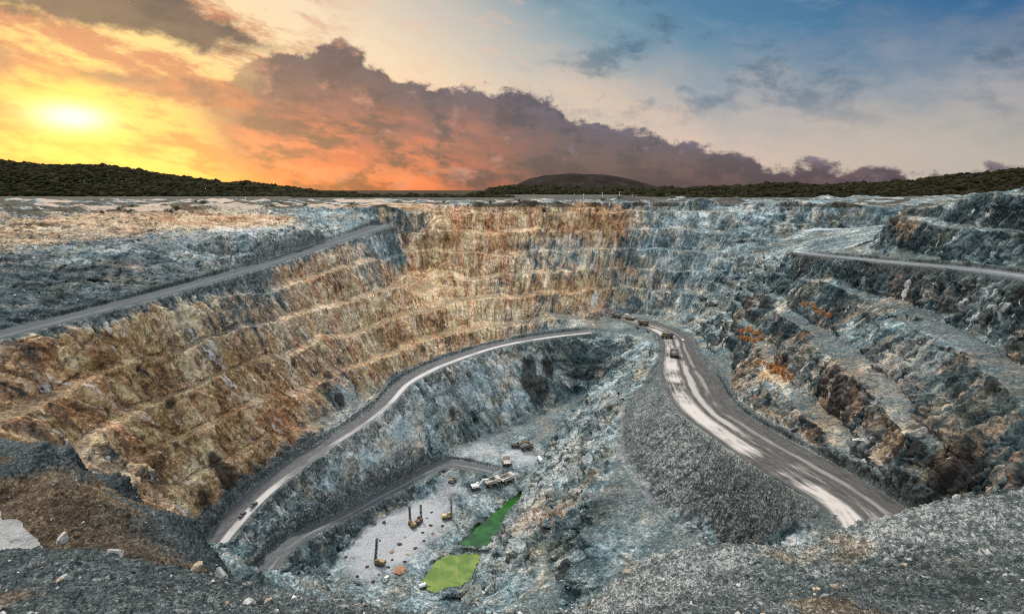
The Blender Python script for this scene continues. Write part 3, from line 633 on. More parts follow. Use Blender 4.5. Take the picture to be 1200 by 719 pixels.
# ------------------------------------------------------------------ materials
def new_mat(name):
    m = bpy.data.materials.new(name); m.use_nodes = True; t = m.node_tree; t.nodes.clear(); g = G(t)
    b = g.node('ShaderNodeBsdfPrincipled'); o_ = g.node('ShaderNodeOutputMaterial'); t.links.new(b.outputs[0], o_.inputs[0])
    return m, g, b
def bump(g, b, h, strength=.6, distance=.3, prev=None):
    n = g.node('ShaderNodeBump'); n.inputs['Strength'].default_value = strength; n.inputs['Distance'].default_value = distance
    g.link(h, n.inputs['Height'])
    if prev is not None: g.t.links.new(prev.outputs[0], n.inputs['Normal'])
    g.t.links.new(n.outputs[0], b.inputs['Normal']); return n
def rock_material():
    m, g, b = new_mat('rock')
    pos = X(g, g.node('ShaderNodeNewGeometry').outputs['Position']); nz = g.sep(X(g, g.node('ShaderNodeNewGeometry').outputs['Normal']))[2]
    A = {k: g.attr(k) for k in ('oxide', 'dust', 'gravel', 'veg', 'pale', 'near', 'shade_damp', 'tone', 'strike')}
    wp = g.noise(pos, .06, 3) - .5
    px, py, pz = g.sep(pos)
    sk = A['strike']; rad = px * .06 + py * .06
    st = g.vec(sk + wp * 14, rad + wp * 6, pz * .13 + wp * 6)                  # weathering runs down the faces
    st2 = g.vec(sk + wp * 8, rad, pz * .22 + wp * 3)
    n1 = g.noise(pos, .018, 4, .6); n2 = g.noise(pos, .12, 9, .66); n3 = g.noise(st, .2, 8, .66); n4 = g.noise(pos, .8, 6, .68)
    n5 = g.noise(st2, .5, 7, .68)
    flat = g.sstep(.80, .95, nz)
    n3 = g.mix(flat, n3, g.noise(pos, .3, 8, .66)); n5 = g.mix(flat, n5, g.noise(pos, .7, 6, .66))
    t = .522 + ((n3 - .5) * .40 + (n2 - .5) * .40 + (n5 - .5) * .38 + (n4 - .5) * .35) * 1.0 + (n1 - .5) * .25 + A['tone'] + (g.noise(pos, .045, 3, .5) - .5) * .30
    grey = g.ramp(t, [(.34, (.012, .019, .022)), (.43, (.045, .064, .070)), (.505, (.110, .138, .143)), (.575, (.235, .265, .265)), (.68, (.56, .57, .56))])
    tint = g.ramp(g.noise(pos, .05, 5, .6), [(.35, (.80, 1.0, 1.06)), (.5, (.94, 1, 1.02)), (.66, (1.25, 1.04, .82))])
    grey = g.mix(1.0, grey, tint, 'MULTIPLY')
    rust = g.ramp(t, [(.33, (.030, .019, .012)), (.42, (.135, .074, .038)), (.49, (.30, .172, .088)), (.56, (.46, .33, .20)), (.68, (.72, .62, .48))])
    hue = g.ramp(g.noise(st, .075, 7, .66), [(.34, (1.08, .76, .62)), (.44, (1.05, .93, .86)), (.52, (1.0, 1.0, .98)), (.62, (.92, .98, .84)), (.70, (.86, .90, .86))])
    rust = g.mix(1.0, rust, hue, 'MULTIPLY')
    k = g.sstep(.20, .78, A['oxide'] + (n2 - .5) * 1.1 + (n3 - .5) * 1.3 + (n5 - .5) * .5)
    col = g.mix(k, grey, rust)
    white = g.sstep(.585, .65, g.noise(g.vec(sk + wp * 12, rad + wp * 8, pz * .09 + wp * 8), .16, 9, .68)) * g.sstep(.93, .6, nz)
    col = g.mix(white * .8, col, (.60, .60, .58))
    crack = g.sstep(.05, .0, g.voro(g.vec(sk + wp * 12 + n2 * 5, rad * 2.0, pz * .2 + n2 * 2), .16, 'DISTANCE_TO_EDGE')) * g.sstep(.4, .6, n2)
    col = g.mix(crack * .75, col, (.03, .03, .03))
    col = g.mix(A['pale'] * g.sstep(.42, .60, n2 * .5 + n5 * .5) * .8, col, (.54, .55, .54))
    col = g.mix(g.sstep(.3, .6, A['shade_damp'] + (n3 - .5) * 1.2) * .85, col, (.018, .020, .018))  # painted shade of the clefts, and damp margins of the ponds
    # rubble
    v1 = g.voro(pos, 5.0, out='Color'); v2 = g.voro(pos, 13.0, out='Color'); v3 = g.voro(pos, 1.3, out='Color')
    nr = A['near']
    s1 = g.mix(nr, g.sep(v3)[0], g.sep(v1)[0] * .5 + g.sep(v2)[1] * .5)
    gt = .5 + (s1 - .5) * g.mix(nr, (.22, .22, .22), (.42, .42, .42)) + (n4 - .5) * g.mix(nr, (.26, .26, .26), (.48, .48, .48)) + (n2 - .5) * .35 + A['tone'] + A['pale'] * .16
    grav = g.ramp(gt, [(.30, (.022, .028, .029)), (.46, (.058, .072, .073)), (.58, (.115, .132, .130)), (.76, (.40, .405, .385))])
    gw = g.ramp(gt, [(.30, (.045, .032, .022)), (.48, (.12, .086, .053)), (.62, (.24, .19, .125)), (.78, (.52, .46, .36))])
    grav = g.mix(g.sstep(.35, .65, A['oxide'] + (n2 - .5) * .6 + (n1 - .5) * .7), grav, gw)
    col = g.mix(g.sstep(.25, .75, A['gravel'] + (n2 - .5) * .6), col, grav)
    dustc = g.mix(n4, (.22, .235, .25), (.50, .50, .51))
    dustc = g.mix(g.sstep(-40, -22, pz) * (1.0 - nr), dustc, g.mix(n4, (.24, .175, .125), (.56, .45, .36)))
    dustc = g.mix(nr, dustc, g.mix(gt, (.20, .20, .195), (.46, .455, .44)))
    col = g.mix(g.sstep(.25, .8, A['dust'] + (n2 - .5) * .55 + (n5 - .5) * .3), col, dustc)
    vg = g.mix(n4, (.016, .012, .007), (.062, .046, .025))
    col = g.mix(g.sstep(.35, .65, A['veg'] + (n2 - .5) * .7) * .8, col, vg)
    g.link(col, b.inputs['Base Color']); b.inputs['Roughness'].default_value = .82; b.inputs['Specular IOR Level'].default_value = .12
    p1 = bump(g, b, n2 * 1.4 + n5 * 1.0, .9, 1.1)
    p2 = bump(g, b, n4 * .5 + g.voro(pos, .9, 'F1') * .5, .7, .5, p1)
    return m
ROCK = rock_material()
gm.materials.append(ROCK)
go = bpy.data.objects.new('terrain', gm); C.objects.link(go); go['kind'] = 'structure'

def tag(o, label=None, cat=None, group=None, kind=None):
    for k, v in (('label', label), ('category', cat), ('group', group), ('kind', kind)):
        if v: o[k] = v
    return o
def road_material(name, dark, mid, pale, marks):
    """marks: (offset across in half widths, width, strength) of pale wheel lanes"""
    m, g, b = new_mat(name)
    uv = g.sep(X(g, g.node('ShaderNodeUVMap', uv_map='along').outputs[0])); u, v = uv[0], uv[1]
    pos = X(g, g.node('ShaderNodeNewGeometry').outputs['Position'])
    wob = g.noise(g.vec(v * .02, 1.3, 0.0), 1.0, 3) - .5
    ln = g.noise(g.vec(u * 5.0, v * .03, 0.5), 2.0, 8, .68); ln2 = g.noise(g.vec(u * 14.0, v * .02, 2.5), 1.5, 4, .6)
    n = g.noise(pos, .35, 6, .6); n2 = g.noise(pos, .06, 4)
    col = g.mix(g.sstep(.35, .65, ln * .6 + n * .4), dark, mid)
    for (c, w, s, ph) in marks:
        brk = g.sstep(.36, .56, g.noise(g.vec(v * .016, ph, 0.0), 1.0, 4, .55) + (ln - .5) * .5)
        d_ = g.m('ABSOLUTE', u - c + wob * .12 + (n2 - .5) * .15)
        k = g.sstep(w, w * .45, d_ + (ln2 - .5) * .22 + (n - .5) * .10) * brk * s
        col = g.mix(k, col, pale)
    g.link(col, b.inputs['Base Color']); b.inputs['Roughness'].default_value = .7; b.inputs['Specular IOR Level'].default_value = .15
    bump(g, b, ln2 * .5 + n * .4, .5, .3)
    return m
def ribbon(name, r, mat, lift=.2, nx=14, wide=.5):
    t = np.gradient(r[:, :2], axis=0); t /= np.linalg.norm(t, axis=1)[:, None]
    t = smooth(t, 8); t /= np.linalg.norm(t, axis=1)[:, None]
    s = np.concatenate([[0], np.cumsum(np.linalg.norm(np.diff(r[:, :2], axis=0), axis=1))]); V, UV = [], []
    for i, p in enumerate(r):
        for k in range(nx + 1):
            a = 2 * k / nx - 1; w = p[3] + wide
            V.append((p[0] - t[i, 1] * w * a, p[1] + t[i, 0] * w * a, p[2] - .35 + lift - .12 * abs(a) ** 3)); UV.append((-a, s[i]))
    V = np.array(V); n = nx + 1
    V[:, 2] += .06 * pn(V[:, 0], V[:, 1], V[:, 2] * 0, 6, 91)
    Q = np.array([(i * n + k, i * n + k + 1, (i + 1) * n + k + 1, (i + 1) * n + k) for i in range(len(r) - 1) for k in range(nx)])[:, ::-1]
    me = mesh_from(name, V, Q); uvl = me.uv_layers.new(name='along')
    uvl.data.foreach_set('uv', np.array(UV, np.float32)[Q.ravel()].ravel()); me.materials.append(mat)
    o = bpy.data.objects.new(name, me); C.objects.link(o); o['kind'] = 'structure'; return o
ASPH, MIDG, PALE = (.055, .056, .058), (.15, .145, .14), (.46, .42, .395)
ribbon('haul_road', ROADS['ridge'], road_material('ridge_road', (.038, .037, .036), (.095, .09, .084), (.42, .385, .36), [(.56, .36, 1.0, .3), (.0, .15, .7, 5.7), (-.40, .10, .35, 9.2)]))
ribbon('haul_road', ROADS['left'], road_material('left_road', (.05, .052, .056), (.12, .12, .122), (.42, .40, .385), [(.62, .42, 1.0, 20.4)]))
ribbon('haul_road', ROADS['ramp'], road_material('ramp_road', (.05, .054, .058), (.11, .115, .12), (.4, .4, .4), [(.3, .2, .3, 2.0)]))
ribbon('dirt_track', ROADS['upper'], road_material('upper_road', (.030, .037, .042), (.066, .078, .085), (.12, .13, .135), [(.4, .3, .5, 1.0)]))
ribbon('dirt_track', ROADS['track'], road_material('bench_road', (.07, .08, .084), (.15, .16, .165), (.27, .27, .27), [(0, .4, .6, 3.0)]))
def water(name, poly, c1, c2):
    m, g, b = new_mat(name); pos = X(g, g.node('ShaderNodeNewGeometry').outputs['Position'])
    n = g.noise(pos, .12, 6, .62, .6)
    g.link(g.mix(g.sstep(.40, .60, n), c1, c2), b.inputs['Base Color']); b.inputs['Roughness'].default_value = .1
    bump(g, b, g.noise(pos, .9, 5, .65), .3, .12)
    p = poly[:-1]; me = bpy.data.meshes.new(name); me.from_pydata([tuple(q) for q in p], [], [tuple(range(len(p)))]); me.materials.append(m)
    if me.polygons[0].normal.z < 0: me.flip_normals()
    o = bpy.data.objects.new('pond_water', me); C.objects.link(o); o['kind'] = 'structure'; return o
water('pale_pond', PONDS['pale'], (.075, .14, .014), (.155, .20, .034)); water('deep_pond', PONDS['deep'], (.006, .045, .005), (.016, .095, .010))
# ------------------------------------------------------------------ far hills and woods
PLAIN = []
def plain():
    """the country round the pit, out to the horizon"""
    r = [1440 * 1.0]; 
    ring = lambda R_: [(R_ * math.cos(a), 900 + R_ * math.sin(a), -15.5) for a in np.linspace(0, 2 * math.pi, 96, endpoint=False)]
    Vs, Q = [], []
    for R_ in (1000, 1500, 2500, 5000, 12000, 26000): Vs += ring(R_)
    V = np.array(Vs); V[:, 2] += -.6
    V[:96, 2] -= .6
    for k in range(5):
        for i in range(96): Q.append((k * 96 + i, k * 96 + (i + 1) % 96, (k + 1) * 96 + (i + 1) % 96, (k + 1) * 96 + i))
    me = mesh_from('ground', V, np.array(Q)[:, ::-1])
    m, g, b = new_mat('scrub_plain'); pos = X(g, g.node('ShaderNodeNewGeometry').outputs['Position'])
    n = g.noise(pos, .006, 7, .6); n2 = g.noise(pos, .05, 6, .65)
    c = g.ramp(n * .6 + n2 * .4, [(.35, (.02, .016, .010)), (.48, (.04, .03, .019)), (.62, (.08, .06, .04)), (.78, (.18, .14, .11))])
    g.link(c, b.inputs['Base Color']); b.inputs['Roughness'].default_value = .95; b.inputs['Specular IOR Level'].default_value = .02
    me.materials.append(m); o = bpy.data.objects.new('ground', me); C.objects.link(o); o['kind'] = 'structure'
    if me.polygons[0].normal.z < 0: me.flip_normals()
plain()
def hill_material(name, c0, c1, c2, scale=.02):
    m, g, b = new_mat(name); pos = X(g, g.node('ShaderNodeNewGeometry').outputs['Position'])
    n = g.noise(pos, scale, 7, .62); n2 = g.noise(pos, scale * 6, 5, .65)
    g.link(g.ramp(n * .6 + n2 * .4, [(.36, c0), (.5, c1), (.64, c2)]), b.inputs['Base Color']); b.inputs['Roughness'].default_value = .95; b.inputs['Specular IOR Level'].default_value = .02
    bump(g, b, n2, .8, 3.0); return m
TREEC = []
def hill(name, prof, Y, depth, mat, trees, nstep=160, rough=1.5, seed=0, tsize=(3, 6.5)):
    """a ridge whose skyline runs through photo pixels prof at the distance Y"""
    rng = np.random.default_rng(seed)
    pts = np.array([PY(px, py, Y) for px, py in prof]); xs = np.linspace(pts[0, 0], pts[-1, 0], nstep); top = np.interp(xs, pts[:, 0], pts[:, 2])
    rows = np.linspace(-1, 1, 41); V = []
    for s in rows:
        w = 1 - abs(s) ** 1.5
        V.append(np.stack([xs, np.full(nstep, Y) + s * depth, -17 + (top + 17) * w], 1))
    V = np.concatenate(V); nz = fbm(V[:, 0], V[:, 1], V[:, 2] * 0, 120, 5, .5, seed + 5)
    w = np.repeat(1 - np.abs(rows) ** 1.5, nstep); edge_ = np.tile(np.minimum(1, np.minimum(np.arange(nstep), np.arange(nstep)[::-1]) / 6), 41)
    V[:, 2] += nz * rough * np.minimum(1, w * 3)
    Q = np.array([(j * nstep + i, j * nstep + i + 1, (j + 1) * nstep + i + 1, (j + 1) * nstep + i) for j in range(40) for i in range(nstep - 1)])
    me = mesh_from(name, V, Q); me.materials.append(mat); o = bpy.data.objects.new(name, me); C.objects.link(o); o['kind'] = 'structure'
    if trees:
        k = rng.choice(np.where((np.repeat(rows, nstep) < .25) & (w > .05))[0], trees)
        j = rng.random((trees, 2)) - .5
        for q, (a, b_) in zip(k, j): TREEC.append((V[q, 0] + a * 14, V[q, 1] + b_ * depth / 20, V[q, 2], rng.uniform(*tsize) * (1.9 if rng.random() < .08 else 1)))
WOODHILL = hill_material('wooded_hill', (.014, .015, .007), (.022, .022, .010), (.036, .030, .015))
DUMP = hill_material('waste_dump', (.010, .008, .007), (.020, .015, .013), (.038, .029, .024), .012)
SCRUB = hill_material('scrub_hill', (.010, .0075, .006), (.018, .014, .010), (.032, .025, .017))
hill('hills', [(-420, 206), (-200, 190), (-60, 189), (0, 190), (60, 194), (120, 195), (160, 200), (200, 207), (250, 213), (262, 216), (285, 214), (330, 220), (400, 227), (450, 231)], 1700, 330, WOODHILL, 16000, seed=1, rough=7)
hill('hills', [(545, 234), (560, 228), (585, 220), (600, 218), (640, 219), (700, 222), (790, 221), (860, 226), (900, 232)], 2400, 260, WOODHILL, 5000, seed=2, tsize=(4, 9), rough=4)
hill('hills', [(575, 232), (600, 219), (622, 209), (640, 205), (668, 203.5), (700, 204), (722, 206), (738, 210), (762, 217), (790, 224), (815, 232)], 3000, 420, DUMP, 0, seed=3, tsize=(6, 10), rough=5)
hill('hills', [(740, 232), (800, 223), (830, 219), (900, 217), (960, 217.5), (1040, 215), (1100, 209), (1125, 204), (1160, 203), (1200, 197), (1260, 192), (1400, 188), (1600, 210)], 1500, 300, SCRUB, 7000, seed=4, tsize=(2.5, 6.5), rough=6)
hill('hills', [(360, 231.5), (400, 229.5), (440, 228.8), (470, 229.6), (500, 229), (530, 230), (560, 229), (600, 230.5)], 1300, 120, WOODHILL, 900, seed=7, tsize=(3, 6), rough=2)
def clump_proto(rng):
    bm = bmesh.new(); bmesh.ops.create_icosphere(bm, subdivisions=1, radius=1)
    for v in bm.verts:
        d = v.co.normalized(); r = .72 + .5 * rng.random() ; v.co = Vector((d.x * r * .62, d.y * r * .62, d.z * r * .62 + .5))
    bm.verts.ensure_lookup_table(); V = np.array([v.co[:] for v in bm.verts]); T = np.array([[v.index for v in f.verts] for f in bm.faces]); bm.free(); return V, T
def wood(name, spots, mat, label, cat):
    rng = np.random.default_rng(9); protos = [clump_proto(rng) for _ in range(6)]; Vs, Ts, n = [], [], 0
    for (x_, y_, z_, h_) in spots:
        V, T = protos[rng.integers(6)]; a = rng.random() * 6.28; c_, s_ = math.cos(a), math.sin(a)
        w_ = h_ * rng.uniform(1.2, 2.1); U = np.stack([(V[:, 0] * c_ - V[:, 1] * s_) * w_, (V[:, 0] * s_ + V[:, 1] * c_) * w_, V[:, 2] * h_ * rng.uniform(.7, 1.2) - h_ * .3], 1)
        Vs.append(U + (x_, y_, z_)); Ts.append(T + n); n += len(V)
    me = mesh_from(name, np.concatenate(Vs), np.concatenate(Ts), True); me.materials.append(mat)
    o = bpy.data.objects.new(name, me); C.objects.link(o); tag(o, label, cat, kind='stuff')
m_, g_, b_ = new_mat('far_foliage'); pos_ = X(g_, g_.node('ShaderNodeNewGeometry').outputs['Position'])
g_.link(g_.ramp(g_.noise(pos_, .06, 5, .6), [(.35, (.010, .010, .005)), (.5, (.018, .018, .008)), (.65, (.036, .030, .014))]), b_.inputs['Base Color']); b_.inputs['Roughness'].default_value = .9; b_.inputs['Specular IOR Level'].default_value = .03
FOLIAGE = m_
wood('forest', TREEC, FOLIAGE, 'dark woodland covering the far hills below the sunset sky', 'forest')
# ------------------------------------------------------------------ placing things on the ground
def ground_z(x, y, r=1.2):
    m = (np.abs(POS[:, 0] - x) < r) & (np.abs(POS[:, 1] - y) < r)
    return float(POS[m, 2].mean()) if m.any() else float(Z(np.array([x]), np.array([y]))[0])
def road_at(name, px, py):
    """point on a road surface under a photo pixel, and the heading of the road there"""
    r = ROADS[name]; z = r[:, 2].mean()
    for _ in range(8):
        p = P(px, py, z); k = int(np.argmin(np.hypot(r[:, 0] - p[0], r[:, 1] - p[1]))); z = r[k, 2] - .17
    t = r[min(k + 2, len(r) - 1), :2] - r[max(k - 2, 0), :2]; return P(px, py, z), math.atan2(-t[0], t[1])

# ------------------------------------------------------------------ small mesh kit
class MB:
    def __init__(s): s.bm = bmesh.new()
    def box(s, c, d, rot=(0, 0, 0), taper=None, bev=0.0):
        r = bmesh.ops.create_cube(s.bm, size=1); vs = r['verts']
        if taper:
            for v in vs:
                if v.co.z > 0: v.co.x *= taper[0]; v.co.y *= taper[1]
        from mathutils import Euler
        M = Matrix.Translation(c) @ Euler(rot).to_matrix().to_4x4() @ Matrix.Diagonal((*d, 1))
        bmesh.ops.transform(s.bm, matrix=M, verts=vs)
        if bev: bmesh.ops.bevel(s.bm, geom=[e_ for e_ in s.bm.edges if e_.verts[0] in set(vs)], offset=bev, segments=1, affect='EDGES')
        return s
    def cyl(s, a, b, r, r2=None, n=16):
        a, b = Vector(a), Vector(b); d = b - a
        q = bmesh.ops.create_cone(s.bm, cap_ends=True, segments=n, radius1=r, radius2=r if r2 is None else r2, depth=d.length)
        bmesh.ops.transform(s.bm, matrix=Matrix.Translation((a + b) / 2) @ d.to_track_quat('Z', 'Y').to_matrix().to_4x4(), verts=q['verts']); return s
    def beam(s, a, b, w, h):
        a, b = Vector(a), Vector(b); d = b - a; q = bmesh.ops.create_cube(s.bm, size=1)
        bmesh.ops.transform(s.bm, matrix=Matrix.Translation((a + b) / 2) @ d.to_track_quat('Y', 'Z').to_matrix().to_4x4() @ Matrix.Diagonal((w, d.length, h, 1)), verts=q['verts']); return s
    def prism(s, poly, x0, x1):
        """a side outline (y, z) pushed from x0 to x1"""
        A = [s.bm.verts.new((x0, *p)) for p in poly]; B = [s.bm.verts.new((x1, *p)) for p in poly]; n = len(poly)
        s.bm.faces.new(A[::-1]); s.bm.faces.new(B)
        for i in range(n): s.bm.faces.new((A[i], A[(i + 1) % n], B[(i + 1) % n], B[i]))
        return s
    def build(s, name, mat, parent=None):
        bmesh.ops.recalc_face_normals(s.bm, faces=s.bm.faces[:]); me = bpy.data.meshes.new(name); s.bm.to_mesh(me); s.bm.free(); me.materials.append(mat)
        o = bpy.data.objects.new(name, me); C.objects.link(o); o.parent = parent; return o
def paint(name, c, rough=.5, dirt=.5, metal=0.0, dcol=(.20, .185, .165)):
    m, g, b = new_mat(name); tcn = g.node('ShaderNodeTexCoord'); p = X(g, tcn.outputs['Object'])
    n = g.noise(p, .9, 6, .62); n2 = g.noise(p, 5, 4)
    g.link(g.mix(g.sstep(.40, .66, n * .75 + n2 * .25) * dirt, c, dcol), b.inputs['Base Color'])
    g.link(.5 * n + (rough - .2), b.inputs['Roughness']); b.inputs['Metallic'].default_value = metal; return m
M_YEL = paint('yellow_paint', (.50, .37, .10), dirt=.7); M_WHITE = paint('white_paint', (.78, .77, .74), dirt=.35); M_DARK = paint('dark_steel', (.028, .027, .027), .55, .3)
M_TYRE = paint('tyre_rubber', (.022, .022, .023), .85, .35); M_GLASS = paint('cab_glass', (.03, .045, .05), .25, .15); M_RUST = paint('rusty_steel', (.085, .055, .042), .7, .5)
M_BODY = paint('worn_tray', (.10, .085, .08), .6, .5); M_RED = paint('tail_lamp', (.35, .03, .02), .4, .2); M_LOAD = paint('ore_load', (.13, .13, .13), .95, .8); M_OCH = paint('ochre_paint', (.30, .19, .06), .5, .6)
def empty(name, loc=(0, 0, 0), rz=0.0):
    o = bpy.data.objects.new(name, None); C.objects.link(o); o.location = loc; o.rotation_euler = (0, 0, rz); o.empty_display_size = .5; return o
def kids(o): return [c for c in bpy.data.objects if c.parent == o]
def copy_tree(o, parent=None):
    c = o.copy(); C.objects.link(c); c.parent = parent
    for ch in kids(o): copy_tree(ch, c)
    return c
def wheel(root, x, y, r, w, rim=M_OCH):
    o = MB().cyl((x - w / 2, y, r), (x + w / 2, y, r), r, n=20).build('wheel', M_TYRE, root)
    s = 1 if x > 0 else -1
    MB().cyl((x + s * w * .44, y, r), (x + s * w * .53, y, r), r * .5, n=14).build('rim', rim, o)
def haul_truck(cabm, bodym, loaded):
    t = empty('haul_truck')
    MB().box((0, -.3, 1.75), (2.2, 9.2, .8)).box((0, 3.9, 1.9), (5.4, 1.6, 1.0), bev=.1).box((0, -2.9, 1.6), (3.2, .9, .9)).build('chassis', M_DARK, t)
    gr = MB().box((0, 4.72, 2.35), (2.3, .12, 1.9)).build('grille', M_DARK, t)
    MB().box((0, 4.1, 3.5), (6.2, 2.3, .16)).box((2.2, 4.85, 3.9), (.06, .06, .7)).beam((-3.05, 5.2, 4.3), (3.05, 5.2, 4.3), .07, .07).beam((-3.05, 5.2, 3.9), (3.05, 5.2, 3.9), .06, .06).beam((-3.05, 5.2, 3.5), (-3.05, 5.2, 4.3), .07, .07).beam((3.05, 5.2, 3.5), (3.05, 5.2, 4.3), .07, .07).build('deck', cabm, t)
    cb = MB().box((-1.7, 4.0, 4.35), (1.9, 1.8, 1.55), taper=(.92, .85), bev=.08).build('cab', cabm, t)
    MB().box((-1.7, 4.85, 4.5), (1.6, .10, .85)).box((-2.66, 4.05, 4.5), (.08, 1.2, .8)).build('window', M_GLASS, cb)
    MB().box((1.9, 4.0, 4.0), (1.6, 1.5, .9), bev=.08).build('engine_cover', cabm, t)
    # tray: floor rises to the rear, canopy juts over the cab
    b_ = MB()
    b_.prism([(-5.2, 3.15), (-4.9, 2.75), (2.6, 2.3), (3.1, 2.9), (3.1, 3.3), (2.3, 2.75), (-4.9, 3.2)], -2.7, 2.7)
    for s_ in (-1, 1): b_.prism([(-5.3, 3.1), (2.5, 2.45), (3.1, 5.3), (-4.7, 4.6)], s_ * 2.72, s_ * 3.15)
    b_.prism([(2.2, 2.9), (2.7, 2.6), (3.25, 5.15), (5.6, 5.45), (5.6, 5.75), (2.9, 5.5)], -3.2, 3.2)
    for y_ in (-3.6, -1.6, .4, 2.0):
        for s_ in (-1, 1): b_.beam((s_ * 3.22, y_, 2.8), (s_ * 3.22, y_ + .25, 4.8), .16, .3)
    b_.build('tray', bodym, t)
    if loaded:
        lb = MB(); r = bmesh.ops.create_icosphere(lb.bm, subdivisions=4, radius=1); rg = random.Random(4)
        for v in lb.bm.verts: v.co = Vector((v.co.x * 2.65, v.co.y * 3.6 - 1.1, 3.3 + max(v.co.z, -.3) * 2.0)) + Vector((rg.uniform(-.12, .12), rg.uniform(-.12, .12), rg.uniform(-.15, .15)))
        lb.build('load', M_LOAD, t)
    for x_ in (-2.55, 2.55): wheel(t, x_, 2.9, 1.45, 1.1)
    for x_ in (-2.35, 2.35): wheel(t, x_, -2.8, 1.5, 1.9)
    for x_ in (-1.4, 1.4): MB().box((x_, 5.02, 1.9), (.4, .1, .3)).build('headlight', M_WHITE, t)
    for x_ in (-1.0, 1.0): MB().box((x_, -4.92, 1.9), (.35, .1, .25)).build('tail_light', M_RED, t)
    MB().beam((2.6, 4.75, .7), (2.9, 4.75, 3.5), .5, .08).build('ladder', M_DARK, t)
    return t
def crawler(t, gx, L_, w=.7, h=1.05):
    for s_ in (-1, 1):
        o = MB().prism([(-L_ / 2 + .35, 0), (L_ / 2 - .35, 0), (L_ / 2, .38), (L_ / 2, h - .35), (L_ / 2 - .4, h), (-L_ / 2 + .4, h), (-L_ / 2, h - .35), (-L_ / 2, .38)], s_ * gx - w / 2, s_ * gx + w / 2).build('track', M_DARK, t)
        q = MB()
        for k in range(5): q.cyl((s_ * (gx + w / 2), -L_ / 2 + .6 + k * (L_ - 1.2) / 4, h / 2), (s_ * (gx + w / 2 + .08), -L_ / 2 + .6 + k * (L_ - 1.2) / 4, h / 2), h * .3, n=10)
        q.build('roller', M_RUST, o)
def excavator(bm_, armm):
    t = empty('excavator'); crawler(t, 2.0, 6.2, .8, 1.25)
    MB().cyl((0, 0, 1.1), (0, 0, 1.6), 1.3).box((0, 0, .9), (3.2, 2.2, .5)).build('turntable', M_DARK, t)
    MB().box((.1, -1.3, 2.45), (4.1, 4.6, 1.7), bev=.15).box((1.1, .9, 2.2), (1.5, 2.2, 1.2), bev=.1).build('house', bm_, t)
    MB().box((0, -3.9, 2.4), (3.9, .9, 1.6), bev=.2).build('counterweight', M_DARK, t)
    c_ = MB().box((-1.35, 1.35, 3.0), (1.25, 2.1, 2.3), taper=(.9, .85), bev=.08).build('cab', bm_, t)
    MB().box((-1.35, 2.4, 3.1), (1.0, .1, 1.5)).box((-1.98, 1.4, 3.3), (.08, 1.5, 1.0)).build('window', M_GLASS, c_)
    MB().prism([(1.4, 2.0), (2.2, 1.9), (5.6, 5.6), (9.2, 5.2), (9.2, 5.8), (5.4, 6.6), (4.6, 6.2)], -.4, .4).build('boom', armm, t)
    MB().prism([(8.9, 6.6), (9.6, 6.2), (9.3, 4.6), (8.2, 1.6), (7.7, 1.8), (8.5, 5.0)], -.32, .32).build('stick', armm, t)
    MB().prism([(7.6, 2.0), (8.5, 1.8), (8.9, .9), (8.3, .1), (7.2, .05), (6.6, .7), (7.0, .75), (7.5, .5), (8.1, .6), (7.9, 1.3)], -1.0, 1.0).build('bucket', M_DARK, t)
    MB().cyl((0.55, 2.4, 2.6), (.55, 5.0, 5.3), .14, n=8).cyl((-.55, 2.4, 2.6), (-.55, 5.0, 5.3), .14, n=8).build('ram', M_WHITE, t)
    return t
def drill_rig(bodym, H_, tilt=0.0, lean=0.0):
    t = empty('drill_rig'); crawler(t, 1.5, 4.6, .6, .95)
    MB().box((0, -.4, 1.35), (3.6, 6.2, .5)).build('deck', M_DARK, t)
    MB().box((.2, -1.9, 2.35), (2.9, 3.0, 1.6), bev=.12).build('engine_housing', bodym, t)
    c_ = MB().box((-1.0, 1.4, 2.6), (1.4, 1.5, 2.0), taper=(.92, .92), bev=.07).build('cab', bodym, t)
    MB().box((-1.0, 2.17, 2.8), (1.1, .08, 1.1)).box((-1.72, 1.4, 2.8), (.08, 1.1, 1.0)).build('window', M_GLASS, c_)
    q = MB(); a = .5; y0 = 3.0
    f_ = lambda x_, y_, z_: (x_ + lean * z_, y0 + y_ - tilt * z_, z_)
    for sx in (-a, a):
        for sy in (-a, a): q.beam(f_(sx, sy, .4), f_(sx, sy, H_), .2, .2)
    n = int(H_ / 1.1)
    for k in range(n):
        z0, z1 = .6 + k * (H_ - .8) / n, .6 + (k + 1) * (H_ - .8) / n
        for s_ in (-a, a): q.beam(f_(-a if k % 2 else a, s_, z0), f_(a if k % 2 else -a, s_, z1), .1, .1); q.beam(f_(s_, -a if k % 2 else a, z0), f_(s_, a if k % 2 else -a, z1), .1, .1)
    q.box(f_(0, 0, H_), (1.3, 1.3, .35)).build('mast', M_DARK, t)
    MB().cyl(f_(0, 0, 0), f_(0, 0, H_ * .9), .16, n=8).box(f_(0, 0, H_ * .55), (.8, .8, 1.0)).build('drill_string', M_RUST, t)
    MB().cyl((1.2, 1.9, 1.6), f_(.3, -.3, H_ * .45), .11, n=8).build('mast_ram', M_DARK, t)
    for s_ in (-1, 1): MB().cyl((s_ * 1.5, -3.1, 0), (s_ * 1.5, -3.1, 1.6), .16, n=8).build('jack', M_DARK, t)
    MB().box((.9, 1.6, 1.95), (1.2, 1.3, .8), bev=.05).build('dust_collector', M_OCH, t)
    return t
